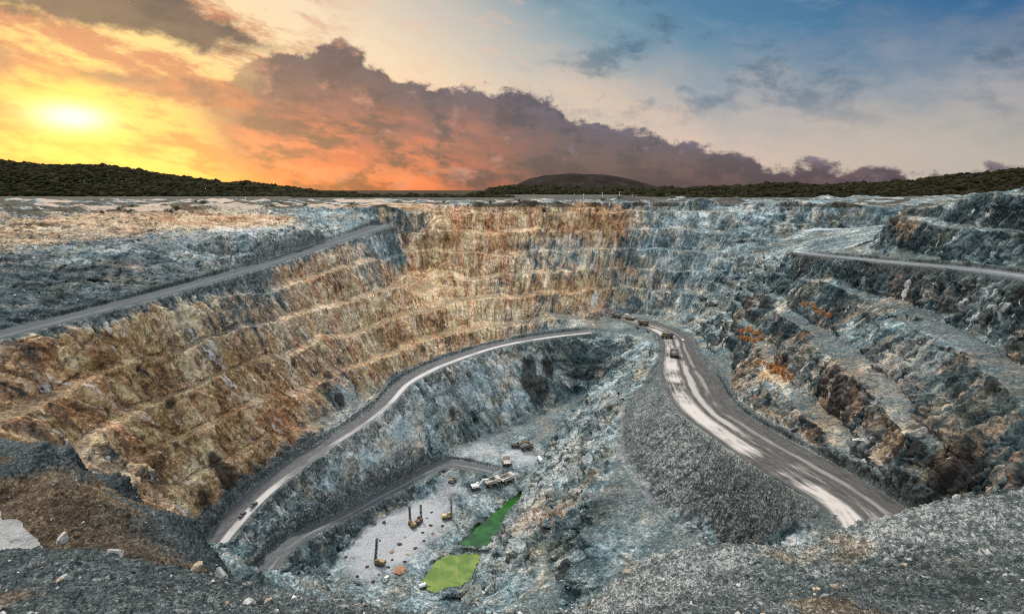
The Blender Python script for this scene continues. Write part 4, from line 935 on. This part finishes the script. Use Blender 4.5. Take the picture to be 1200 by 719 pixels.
def pickup(bodym):
    t = empty('pickup_truck')
    MB().prism([(-2.6, .5), (2.5, .5), (2.6, .9), (2.45, 1.15), (1.1, 1.25), (.9, 1.25), (-2.6, 1.2)], -.92, .92).build('body', bodym, t)
    c_ = MB().prism([(-.75, 1.2), (1.15, 1.2), (.5, 1.85), (-.6, 1.88)], -.85, .85).build('cab', bodym, t)
    MB().prism([(.55, 1.82), (1.12, 1.27), (1.16, 1.27), (.6, 1.84)], -.78, .78).prism([(-.6, 1.3), (.75, 1.3), (.4, 1.75), (-.55, 1.77)], -.87, .87).build('window', M_GLASS, c_)
    MB().box((0, -1.7, 1.22), (1.5, 1.6, .1)).build('tray_liner', M_DARK, t)
    for x_ in (-.8, .8):
        for y_ in (-1.6, 1.6): wheel(t, x_, y_, .42, .3, M_DARK)
    for x_ in (-.65, .65): MB().box((x_, 2.58, .9), (.35, .08, .2)).build('headlight', M_WHITE, t); MB().box((x_, -2.62, .95), (.2, .06, .3)).build('tail_light', M_RED, t)
    return t
def dozer(bodym):
    t = empty('bulldozer'); crawler(t, 1.5, 4.4, .7, 1.35)
    MB().box((0, .9, 1.9), (1.5, 2.6, 1.2), bev=.12).box((0, -1.2, 1.5), (2.0, 1.6, .9), bev=.1).build('body', bodym, t)
    c_ = MB().box((0, -.9, 2.75), (1.7, 1.6, 1.7), taper=(.9, .9), bev=.08).build('cab', bodym, t)
    MB().box((0, -.08, 2.9), (1.4, .1, .9)).box((0, -.9, 2.95), (1.76, 1.1, .8)).build('window', M_GLASS, c_)
    MB().prism([(3.0, .05), (3.3, .0), (3.15, .7), (3.3, 1.5), (3.0, 1.6), (2.85, .7)], -2.3, 2.3).build('blade', M_DARK, t)
    for s_ in (-1, 1): MB().beam((s_ * 1.95, -.5, .7), (s_ * 1.95, 3.0, .5), .25, .35).build('push_arm', M_DARK, t)
    MB().cyl((.4, 1.4, 2.5), (.4, 1.4, 3.3), .1, n=8).build('exhaust', M_DARK, t)
    MB().prism([(-3.2, .3), (-2.9, .2), (-2.4, 1.6), (-2.7, 1.7)], -.3, .3).build('ripper', M_DARK, t)
    return t
def water_truck():
    t = empty('water_truck')
    MB().box((0, 0, 1.2), (1.6, 8.2, .5)).build('chassis', M_DARK, t)
    MB().cyl((0, -3.8, 2.6), (0, 1.6, 2.6), 1.45, n=20).box((0, -1.1, 4.08), (.9, 2.5, .12)).build('tank', M_WHITE, t)
    c_ = MB().box((0, 3.1, 2.3), (2.6, 2.0, 2.1), taper=(.95, .8), bev=.12).build('cab', M_WHITE, t)
    MB().box((0, 3.98, 2.7), (2.1, .25, .8)).box((0, 3.1, 2.75), (2.63, 1.0, .7)).build('window', M_GLASS, c_)
    for x_ in (-1.15, 1.15):
        for y_ in (2.9, -1.6, -3.0): wheel(t, x_, y_, .75, .6, M_DARK)
    return t
def pump():
    t = empty('water_pump')
    MB().box((0, 0, .3), (2.6, 4.4, .4)).build('skid', M_DARK, t)
    MB().cyl((0, -1.9, 1.5), (0, 1.9, 1.5), 1.15, n=18).build('tank', M_WHITE, t)
    MB().box((0, 2.0, 1.0), (1.2, .8, 1.1), bev=.06).build('motor', M_DARK, t)
    MB().cyl((0, 2.2, .8), (1.5, 4.6, -.3), .16, n=8).build('hose', M_DARK, t)
    return t
def put(o, p, rz, label, cat, group=None):
    o.location = p; o.rotation_euler = (0, 0, rz); tag(o, label, cat, group); return o
HT1, HT2 = haul_truck(M_YEL, M_BODY, True), haul_truck(M_WHITE, paint('bare_tray', (.40, .36, .31), .6, .6), False)
GR = 'haul trucks on the ridge road'
def on_road(o, road, px, py, flip, label, cat, group=None, turn=0.0):
    p, h = road_at(road, px, py); return put(o, p, h + (math.pi if flip else 0) + turn, label, cat, group)
# ridge road rows run from the far end towards the viewer, so flip = driving away
on_road(HT1, 'ridge', 790, 418, True, 'loaded haul truck seen from behind on the ridge road lane, nearest of the trucks there', 'haul truck', GR)
on_road(copy_tree(HT1), 'ridge', 782, 396, False, 'black trayed haul truck at the bend where the ridge road meets the pale spur', 'haul truck', GR, -.9)
on_road(copy_tree(HT1), 'ridge', 754, 381, False, 'haul truck halfway along the pale spur beyond the road bend, between two small vehicles', 'haul truck', GR, .3)
on_road(copy_tree(HT2), 'ridge', 738, 374.5, True, 'haul truck with pale worn tray near the far end of the pale spur', 'haul truck', GR, .2)
on_road(copy_tree(HT1), 'ridge', 722, 372.5, True, 'farthest dark haul truck at the very tip of the pale spur under the benched wall', 'haul truck', GR, .3)
PK1, PK2 = pickup(M_DARK), pickup(M_WHITE)
on_road(PK1, 'left', 284, 604, False, 'dark pickup truck on the left haul road, the lower and larger one of the pair', 'pickup truck', 'pickups on the left haul road')
on_road(copy_tree(PK1), 'left', 297, 592.5, True, 'dark pickup truck on the left haul road, the farther one of the pair', 'pickup truck', 'pickups on the left haul road')
on_road(copy_tree(PK1), 'ridge', 760, 388.5, False, 'small dark vehicle on the pale spur just short of the road bend', 'pickup truck', 'small vehicles on the spur')
on_road(copy_tree(PK1), 'ridge', 747, 384, True, 'small dark vehicle on the pale spur, left of the middle haul truck', 'pickup truck', 'small vehicles on the spur')
on_road(PK2, 'ridge', 800, 399, False, 'white pickup truck on the grey lane right of the black trayed haul truck', 'pickup truck')
def on_floor(o, px, py, rz, label, cat, group=None, sink=.05):
    p = hit(px, py); z = ground_z(p[0], p[1]); q = P(px, py, z); z = ground_z(q[0], q[1]); return put(o, (q[0], q[1], z - sink), rz, label, cat, group)
FM = 'earth movers on the pit floor'
EX1, EX2 = excavator(M_WHITE, M_WHITE), excavator(M_DARK, M_OCH)
on_floor(EX1, 558, 572, math.radians(-72), 'white excavator with raised white boom working on the middle of the pit floor', 'excavator', FM)
on_floor(EX2, 605, 524, math.radians(-95), 'dark excavator loading the yellow haul truck at the back of the pit floor', 'excavator', FM)
on_floor(HT2, 577, 568, math.radians(-65), 'white haul truck standing at the bucket of the white excavator', 'haul truck', FM)
on_floor(copy_tree(HT1), 617, 526, math.radians(-70), 'yellow haul truck being loaded beside the dark excavator', 'haul truck', FM)
on_floor(copy_tree(HT2), 594, 563, math.radians(-55), 'haul truck with pale worn tray parked right of the white excavator above the green pond', 'haul truck', FM)
on_floor(copy_tree(HT2), 593.5, 543.5, math.radians(8), 'haul truck driving away along the pale track towards the dark excavator', 'haul truck', FM)
on_floor(water_truck(), 633, 543, math.radians(15), 'white tank truck half hidden behind the rocky spur', 'water truck', FM)
on_floor(dozer(M_OCH), 531, 564, math.radians(150), 'ochre bulldozer at the top of the pale track below the ramp end', 'bulldozer', FM)
DG = 'blast hole drill rigs'
on_floor(drill_rig(M_OCH, 12.5), 483, 616, math.radians(35), 'yellow drill rig with tall black mast, left one of the two standing close together', 'drill rig', DG)
on_floor(drill_rig(M_RUST, 11.0), 491, 612, math.radians(-20), 'rusty brown drill rig with shorter mast, right one of the two standing close together', 'drill rig', DG)
on_floor(drill_rig(M_YEL, 14.0), 524, 607, math.radians(-80), 'yellow drill rig with tall mast standing alone at the far end of the drill pattern', 'drill rig', DG)
on_floor(drill_rig(M_OCH, 15.0, .05, .16), 445, 661, math.radians(75), 'drill rig with leaning mast among the near cuttings heaps, left of the orange rock pile', 'drill rig', DG)
on_floor(copy_tree(PK2), 452.5, 679, math.radians(-10), 'white roofed pickup truck among the drill cuttings below the orange rock pile', 'pickup truck')
on_floor(pump(), 495, 688, math.radians(-60), 'white tank pump at the near edge of the pale green pond', 'pump')
# ------------------------------------------------------------------ heaps, boulders, shrubs, poles
def lump_mesh(name, n, seed, flat, jag):
    bm = bmesh.new(); bmesh.ops.create_icosphere(bm, subdivisions=n, radius=1); V = np.array([v.co[:] for v in bm.verts])
    d = fbm(V[:, 0] + seed * 7.3, V[:, 1], V[:, 2], .9, 4, .55, seed)
    for v, k in zip(bm.verts, d): v.co = v.co * (1 + float(k) * jag); v.co.z *= flat
    me = bpy.data.meshes.new(name); bm.to_mesh(me); bm.free(); return me
def cone_mesh(seed):
    """a low cone of drill cuttings with a dimple"""
    rg = random.Random(seed); nr, na = 7, 20; V = [(0, 0, .30)]
    for i in range(1, nr + 1):
        for k in range(na):
            r = i / nr; z_ = .46 * (1 - r) ** .9 * min(1, .55 + r * 2.2) - (.06 if i == nr else 0); a = 2 * math.pi * k / na
            j = 1 + rg.uniform(-.09, .09); V.append((math.cos(a) * r * j, math.sin(a) * r * j, z_ * (1 + rg.uniform(-.15, .15))))
    T = [(0, 1 + k, 1 + (k + 1) % na) for k in range(na)]
    for i in range(nr - 1):
        for k in range(na):
            a, b = 1 + i * na + k, 1 + i * na + (k + 1) % na; T += [(a, a + na, b + na), (a, b + na, b)]
    return mesh_from('cuttings_heap', np.array(V), np.array(T))
def earth(name, c0, c1, sc=2.5):
    m, g, b = new_mat(name); p = X(g, g.node('ShaderNodeNewGeometry').outputs['Position']); n = g.noise(p, sc, 6, .65)
    g.link(g.ramp(n, [(.35, c0), (.65, c1)]), b.inputs['Base Color']); b.inputs['Roughness'].default_value = .95; b.inputs['Specular IOR Level'].default_value = .05; bump(g, b, n, .8, .2); return m
E_DARK, E_BROWN, E_RED, E_TAN = earth('dark_cuttings', (.02, .016, .013), (.07, .05, .038)), earth('brown_cuttings', (.035, .022, .015), (.11, .068, .042)), earth('red_cuttings', (.10, .055, .04), (.24, .15, .11)), earth('tan_cuttings', (.16, .12, .09), (.36, .28, .21))
HEAPS = [(467.6, 637, 3.0, E_BROWN, 'large dark brown cuttings heap in the middle of the pale drill bench'), (458.4, 645.4, 3.0, E_TAN, 'wide tan cuttings heap just left below the large dark brown one'),
 (477.6, 649.3, 2.3, E_TAN, 'tan cuttings heap above the dark heap at the orange rock pile'), (486.8, 641.8, 2.4, E_BROWN, 'brown cuttings heap on the right edge of the drill bench, above the pale pond'),
 (496.8, 633.4, 2.0, E_DARK, 'dark cuttings heap on the bench edge nearest the deep green pond'), (495.2, 623.7, 2.1, E_DARK, 'dark cuttings heap below the rusty brown drill rig'),
 (506.8, 625.1, 2.6, E_RED, 'flat reddish cuttings heap right of the dark one below the rusty rig'), (504.3, 615.1, 2.6, E_DARK, 'wide dark cuttings heap midway between the paired rigs and the lone rig'),
 (518.5, 615.9, 2.3, E_DARK, 'dark cuttings heap directly below the lone yellow drill rig'), (500.2, 606.7, 1.5, E_BROWN, 'small brown cuttings heap right of the paired rigs'),
 (506, 599.7, 1.9, E_DARK, 'dark cuttings heap farthest back, behind the lone yellow drill rig'), (474.3, 628.9, 1.9, E_TAN, 'greyish cuttings heap below the yellow drill rig of the pair'),
 (474.3, 657.6, 2.2, E_DARK, 'dark cuttings heap touching the top right of the orange rock pile'), (459.5, 655.5, 1.8, E_DARK, 'dark cuttings heap right of the leaning drill rig'),
 (455, 664, 1.9, E_DARK, 'dark cuttings heap at the left foot of the orange rock pile'), (430, 663, 2.0, E_BROWN, 'brown cuttings heap left of the leaning drill rig'),
 (418.4, 674.8, 2.1, E_DARK, 'flat dark cuttings heap left of the pickup, upper of two in line'), (419.7, 684.3, 2.1, E_DARK, 'flat dark cuttings heap left of the pickup, lower of two in line'),
 (436.7, 680.7, 2.4, E_BROWN, 'brown black cuttings heap immediately left of the white roofed pickup'), (443.7, 672.7, 1.5, E_DARK, 'small dark cuttings heap above left of the white roofed pickup'),
 (405, 652, 1.8, E_DARK, 'dark cuttings heap at the left bench foot, level with the leaning mast'), (444.7, 633, 1.6, E_DARK, 'small dark cuttings heap alone at the foot of the ramp slope'),
 (541.9, 600.9, 1.5, E_DARK, 'small dark cuttings heap right of the lone yellow drill rig'), (386, 672, 1.8, E_DARK, 'dark cuttings heap in the far left corner of the drill bench, uppermost of three'),
 (385, 680, 1.6, E_BROWN, 'brown cuttings heap in the far left corner of the drill bench, middle of three'), (384.5, 691, 1.8, E_DARK, 'dark cuttings heap in the far left corner of the drill bench, lowest of three')]
CM = [cone_mesh(k) for k in range(4)]
for i, (px, py, r, m_, lb) in enumerate(HEAPS):
    me = CM[i % 4].copy(); me.materials.clear(); me.materials.append(m_); o = bpy.data.objects.new('cuttings_heap', me); C.objects.link(o)
    r *= .68; o.scale = (r * .95, r * .8, r * .8); on_floor(o, px, py, i * 1.3, lb, 'cuttings heap', 'drill cuttings heaps on the bench', .03)
me = lump_mesh('rock_pile', 4, 3, .35, .5); me.materials.append(earth('orange_rock', (.16, .075, .045), (.42, .25, .16), 1.2)); o = bpy.data.objects.new('rock_pile', me); C.objects.link(o); o.scale = (4.2, 3.4, 4)
on_floor(o, 468, 668, .4, 'bright orange pile of broken rock on the drill bench', 'rock pile', None, .2)
# boulders
def rock_mat(name, c0, c1):
    m, g, b = new_mat(name); tcn = g.node('ShaderNodeTexCoord'); p = X(g, tcn.outputs['Object']); n = g.noise(p, 2.2, 8, .66)
    g.link(g.ramp(n, [(.36, c0), (.62, c1)]), b.inputs['Base Color']); b.inputs['Roughness'].default_value = .85; bump(g, b, n, .7, .15); return m
B_PALE, B_GREY, B_TAN = rock_mat('pale_rock', (.22, .215, .20), (.56, .55, .52)), rock_mat('grey_rock', (.06, .068, .07), (.22, .235, .235)), rock_mat('tan_rock', (.16, .12, .08), (.42, .34, .25))
def boulder_mesh(seed):
    rg = random.Random(seed); bm = bmesh.new()
    for _ in range(16): bm.verts.new((rg.gauss(0, 1), rg.gauss(0, 1), rg.gauss(0, 1)))
    for v in bm.verts: v.co = v.co.normalized() * rg.uniform(.75, 1.1); v.co.z *= .75
    bmesh.ops.convex_hull(bm, input=bm.verts[:]); bmesh.ops.delete(bm, geom=[v for v in bm.verts if not v.link_faces], context='VERTS')
    bmesh.ops.bevel(bm, geom=bm.edges[:], offset=.07, segments=1, affect='EDGES'); bmesh.ops.triangulate(bm, faces=bm.faces[:]); bmesh.ops.subdivide_edges(bm, edges=bm.edges[:], cuts=2, use_grid_fill=True)
    V = np.array([v.co[:] for v in bm.verts]); d = fbm(V[:, 0] + seed, V[:, 1], V[:, 2], .7, 3, .55, seed)
    for v, k in zip(bm.verts, d): v.co *= 1 + float(k) * .14
    me = bpy.data.meshes.new('boulder'); bm.to_mesh(me); bm.free(); return me
BMESH = [boulder_mesh(k) for k in range(8)]
BOULD = [(1008, 519, 3.4, B_PALE, 'large pale boulder at the foot of the right cliff beside the haul road'), (1019, 531, 2.2, B_GREY, 'grey boulder just below the large pale one at the right cliff foot'), (1004, 533, 1.8, B_GREY, 'grey boulder left below the large pale one at the right cliff foot'),
 (1022, 516, 1.9, B_GREY, 'grey boulder against the cliff, right of the large pale one'), (1012, 540, 1.4, B_PALE, 'small pale boulder lowest in the cluster at the right cliff foot'), (450, 612, 2.2, B_GREY, 'dark lone boulder on the slope between the lower ramp and the paired drill rigs'),
 (75, 634, .62, B_PALE, 'whitish rock on the near bund beside the pale track end'), (135, 655, .55, B_PALE, 'pale rock on the crest of the near heap, right of the track end'), (232, 668, .5, B_TAN, 'tan rock on the near heap below the left haul road'), (292, 707, .32, B_PALE, 'pale flat rock low on the near heap, below the left pickup pair'),
 (262, 674, .45, B_PALE, 'pale rock at the lip of the near heap right of the tan rock'), (795, 655, .42, B_PALE, 'pale rock on the near rim below the greenish hollow'), (735, 672, .40, B_TAN, 'tan rock on the near rim in front of the dark crevice'), (1120, 586, .38, B_PALE, 'pale rock on the right end of the near rim, beside the road cut'), (866, 646, .42, B_PALE, 'pale rock on the near rim between the hollow and the haul road'), (1003, 620, .34, B_TAN, 'tan rock on the near rim where the haul road disappears')]
for i, (px, py, r, m_, lb) in enumerate(BOULD):
    me = BMESH[i % 8].copy(); me.materials.clear(); me.materials.append(m_); o = bpy.data.objects.new('boulder', me); C.objects.link(o); p = hit(px, py)
    o.location = p + np.array([0, 0, r * .3]); o.scale = (r, r * .85, r * .8); o.rotation_euler = (i * .7, i * 1.1, i * 2.3); tag(o, lb, 'boulder', 'loose boulders')
# loose stones on the near heap and tipped slopes: past counting
def stones(name, xy, size, mat, label, seed):
    rg = np.random.default_rng(seed); protos = []
    for k in range(8):
        bm = bmesh.new(); r_ = random.Random(k + seed)
        for _ in range(9): v = bm.verts.new((r_.gauss(0, 1), r_.gauss(0, 1), r_.gauss(0, .7))); v.co.normalize(); v.co *= r_.uniform(.7, 1.1)
        bmesh.ops.convex_hull(bm, input=bm.verts[:]); bmesh.ops.delete(bm, geom=[v for v in bm.verts if not v.link_faces], context='VERTS'); bmesh.ops.triangulate(bm, faces=bm.faces[:])
        bm.verts.ensure_lookup_table(); protos.append((np.array([v.co[:] for v in bm.verts]), np.array([[v.index for v in f.verts] for f in bm.faces]))); [0 for v in bm.verts]; bm.free()
    Vs, Ts, n = [], [], 0
    for p, s_ in zip(xy, size):
        V, T = protos[rg.integers(8)]; a = rg.random() * 6.28; c_, q_ = math.cos(a), math.sin(a); W_ = V * s_ * rg.uniform(.6, 1.2, 3)
        Vs.append(np.stack([W_[:, 0] * c_ - W_[:, 1] * q_, W_[:, 0] * q_ + W_[:, 1] * c_, W_[:, 2]], 1) + p); Ts.append(T + n); n += len(V)
    me = mesh_from(name, np.concatenate(Vs), np.concatenate(Ts), False); me.materials.append(mat); o = bpy.data.objects.new(name, me); C.objects.link(o); tag(o, label, 'loose stones', None, 'stuff')
rg = np.random.default_rng(5)
vis = np.where((PRJ[:, 2] > 3) & (PRJ[:, 2] < 90) & (np.abs(PRJ[:, 0] - 600) < 720) & (PRJ[:, 1] > 450) & (PRJ[:, 1] < 780) & (bil(NEAR, POS[:, 0], POS[:, 1]) > .5) & ~TRACK)[0]
pick = rg.choice(vis, 9000); sz = .04 * np.exp(rg.normal(0, .75, 9000)); sz = np.clip(sz, .02, .42)
cl = fbm(POS[pick, 0], POS[pick, 1], POS[pick, 2], 4, 3, .5, 33); ok = cl > -.12; pick, sz = pick[ok], sz[ok]; h_ = len(pick) // 2
stones('loose_stones', POS[pick[:h_]] + [0, 0, .01], sz[:h_], B_GREY, 'grey broken stones strewn over the near spoil heap', 1)
stones('loose_stones', POS[pick[h_:h_ * 5 // 3]] + [0, 0, .01], sz[h_:h_ * 5 // 3], B_PALE, 'whitish broken stones strewn over the near spoil heap', 2)
stones('loose_stones', POS[pick[h_ * 5 // 3:]] + [0, 0, .01], sz[h_ * 5 // 3:], B_TAN, 'tan broken stones strewn over the near spoil heap', 3)
fv = np.where((bil(FILL, POS[:, 0], POS[:, 1]) > .6) & (PRJ[:, 2] < 480) & (bil(RE, POS[:, 0], POS[:, 1], RS, RX, RY) > 1.5))[0]; pick = rg.choice(fv, 1600); sz = np.clip(.38 * np.exp(rg.normal(0, .5, 1600)), .2, 1.3)
stones('loose_stones', POS[pick], sz, B_GREY, 'grey tipped boulders covering the slope left of the ridge road', 4)
tv = np.where((steep > .15) & (steep < .75) & (PRJ[:, 2] > 120) & (PRJ[:, 2] < 420) & (bil(RE, POS[:, 0], POS[:, 1], RS, RX, RY) > 2) & (POS[:, 2] > -217))[0]; pick = rg.choice(tv, 900); sz = np.clip(.45 * np.exp(rg.normal(0, .5, 900)), .25, 1.8)
stones('loose_stones', POS[pick], sz, B_PALE, 'pale fallen rocks scattered over the ledges of the pit walls', 5)
# shrubs: stems and many small leaves
def shrub_mesh(seed, n=420):
    rg = np.random.default_rng(seed); th = rg.random(n) * 6.28; cl = rg.integers(0, 7, n); cc = rg.normal(0, .42, (7, 3)) * (1, 1, .5) + (0, 0, .55)
    c = cc[cl] + rg.normal(0, .24, (n, 3)); c[:, 2] = np.abs(c[:, 2]); a = rg.normal(0, 1, (n, 3)); a /= np.linalg.norm(a, axis=1)[:, None]; b = np.cross(a, rg.normal(0, 1, (n, 3))); b /= np.linalg.norm(b, axis=1)[:, None]
    s = rg.uniform(.07, .15, n)[:, None]; V = np.concatenate([c - a * s, c + b * s * .6, c + a * s, c - b * s * .6]); i = np.arange(n); return mesh_from('foliage', V, np.stack([i, i + n, i + 2 * n, i + 3 * n], 1), False)
def leaf_mat(name, c0, c1):
    m, g, b = new_mat(name); p = X(g, g.node('ShaderNodeNewGeometry').outputs['Position']); g.link(g.ramp(g.noise(p, .8, 5, .6), [(.35, c0), (.65, c1)]), b.inputs['Base Color']); b.inputs['Roughness'].default_value = .8; return m
L_GRN, L_ORG = leaf_mat('green_leaves', (.018, .030, .008), (.07, .085, .025)), leaf_mat('rust_leaves', (.22, .075, .015), (.50, .22, .045)); M_BARK = earth('bark', (.03, .02, .015), (.07, .05, .035))
def shrub(lm, seed):
    t = empty('shrub'); f = bpy.data.objects.new('foliage', shrub_mesh(seed)); f.data.materials.append(lm); C.objects.link(f); f.parent = t
    q = MB(); r_ = random.Random(seed)
    for k in range(6): q.cyl((0, 0, -.15), (r_.uniform(-.5, .5), r_.uniform(-.5, .5), r_.uniform(.5, .9)), .05, .02, 6)
    q.build('stems', M_BARK, t); return t
SP = {L_GRN: [shrub(L_GRN, k) for k in (1, 2)], L_ORG: [shrub(L_ORG, k) for k in (3, 4)]}; used = set()
def plant(px, py, r, lm, i, label, group):
    p = hit(px, py); src = SP[lm][i % 2]; o = src if src not in used else copy_tree(src); used.add(src); o.location = p - np.array([0, 0, r * .1]); o.scale = (r, r, r * .8); o.rotation_euler = (0, 0, i * 1.9); tag(o, label, 'shrub', group)
for i, (px, py, r, lb) in enumerate([(142, 245, 5, 'dark green bush on the left rim, leftmost of a close pair'), (152, 248, 4, 'smaller green bush right below the leftmost pair on the rim'), (154, 242, 4, 'green bush at the back of the close group on the left rim'),
   (194, 241, 3.5, 'dark green bush on the left rim, back one of the second pair'), (207, 245, 5, 'large round green bush on the left rim below the wooded hill'), (199, 248, 4, 'green bush in front of the large round one on the left rim'), (120, 250, 4, 'low green bush at the far left of the rim slope'), (240, 237, 5, 'green bush on the pale strip left of the two posts'), (228, 236, 4, 'small bush left beside the one near the posts'),
   (318, 240, 4, 'lone green bush on the rim above the upper ramp'), (360, 239, 4, 'dark bush on the rim between upper ramp and hill end'), (412, 238, 5, 'dark bush on the rim just before the ramp top'), (520, 236, 4, 'small dark bush above the orange corner of the benched wall'), (575, 236, 4, 'dark bush on the rim at the left foot of the flat topped hill'), (608, 235, 4, 'dark bush on the rim below the left shoulder of the flat topped hill'),
   (706, 233, 5, 'dark bush on the rim below the middle of the flat topped hill'), (726, 232, 5, 'larger dark bush on the rim right of the hill middle'), (790, 231, 6, 'large dark bush on the rim where the wall turns blue grey'), (806, 230, 6, 'dark bush right next to the large one where the wall turns blue grey'), (862, 229, 5, 'dark bush on the right rim, halfway to the pale bench')]):
    plant(px, py, r * .8, L_GRN, i, lb, 'bushes along the rim')
OR = [(872, 391, 2.6), (879, 388, 3.0), (886, 393, 2.8), (877, 398, 2.7), (884, 400, 2.2), (868, 397, 2.0), (891, 398, 2.0), (895, 427, 2.2), (903, 431, 2.6), (911, 435, 2.4), (919, 439, 2.4), (927, 443, 2.0), (906, 437, 2.0), (947, 358, 2.2), (955, 363, 2.6), (964, 368, 2.2), (972, 372, 1.8)]
for i, (px, py, r) in enumerate(OR):
    k = 0 if i < 7 else 1 if i < 13 else 2
    plant(px, py, r * 1.45, L_ORG, i, ['rust orange shrub in the round patch on the right wall above the road bend', 'rust orange shrub in the sloping row on the right wall ledge', 'rust orange shrub in the small patch high on the right wall'][k], ['rust shrubs in the round patch', 'rust shrubs along the ledge', 'rust shrubs high on the wall'][k])
# lamp masts and posts on the plain
M_POLE = paint('pale_pole', (.62, .60, .56), .5, .2)
for i, (px, y0_, h_, lb) in enumerate([(684, 900, 11, 'faint thin mast before the flat topped hill, leftmost'), (706, 900, 13, 'thin pale mast before the flat topped hill, second from left'), (726, 900, 14, 'tallest pale mast before the flat topped hill'), (741, 900, 9, 'short faint mast right of the tallest one')]):
    p = PY(px, 231, y0_); t = empty('lamp_mast', (p[0], y0_, -17)); MB().cyl((0, 0, 0), (0, 0, h_), .45, .3, 10).build('pole', M_POLE, t); MB().box((0, 0, h_ + .2), (2.0, .6, .5)).build('lamp_head', M_POLE, t); tag(t, lb, 'lamp mast', 'masts on the plain')
for px, lb in ((277, 'pale post on the left rim plain, left of the pair'), (288.5, 'pale post on the left rim plain, right of the pair')):
    p = hit(px, 233); t = empty('marker_post', (p[0], p[1], p[2] - .3)); MB().cyl((0, 0, 0), (0, 0, 4.4), .5, .42, 10).build('post', M_POLE, t); MB().box((0, 0, 4.6), (1.3, 1.0, .4)).build('cap', M_POLE, t); tag(t, lb, 'post', 'posts on the left plain')
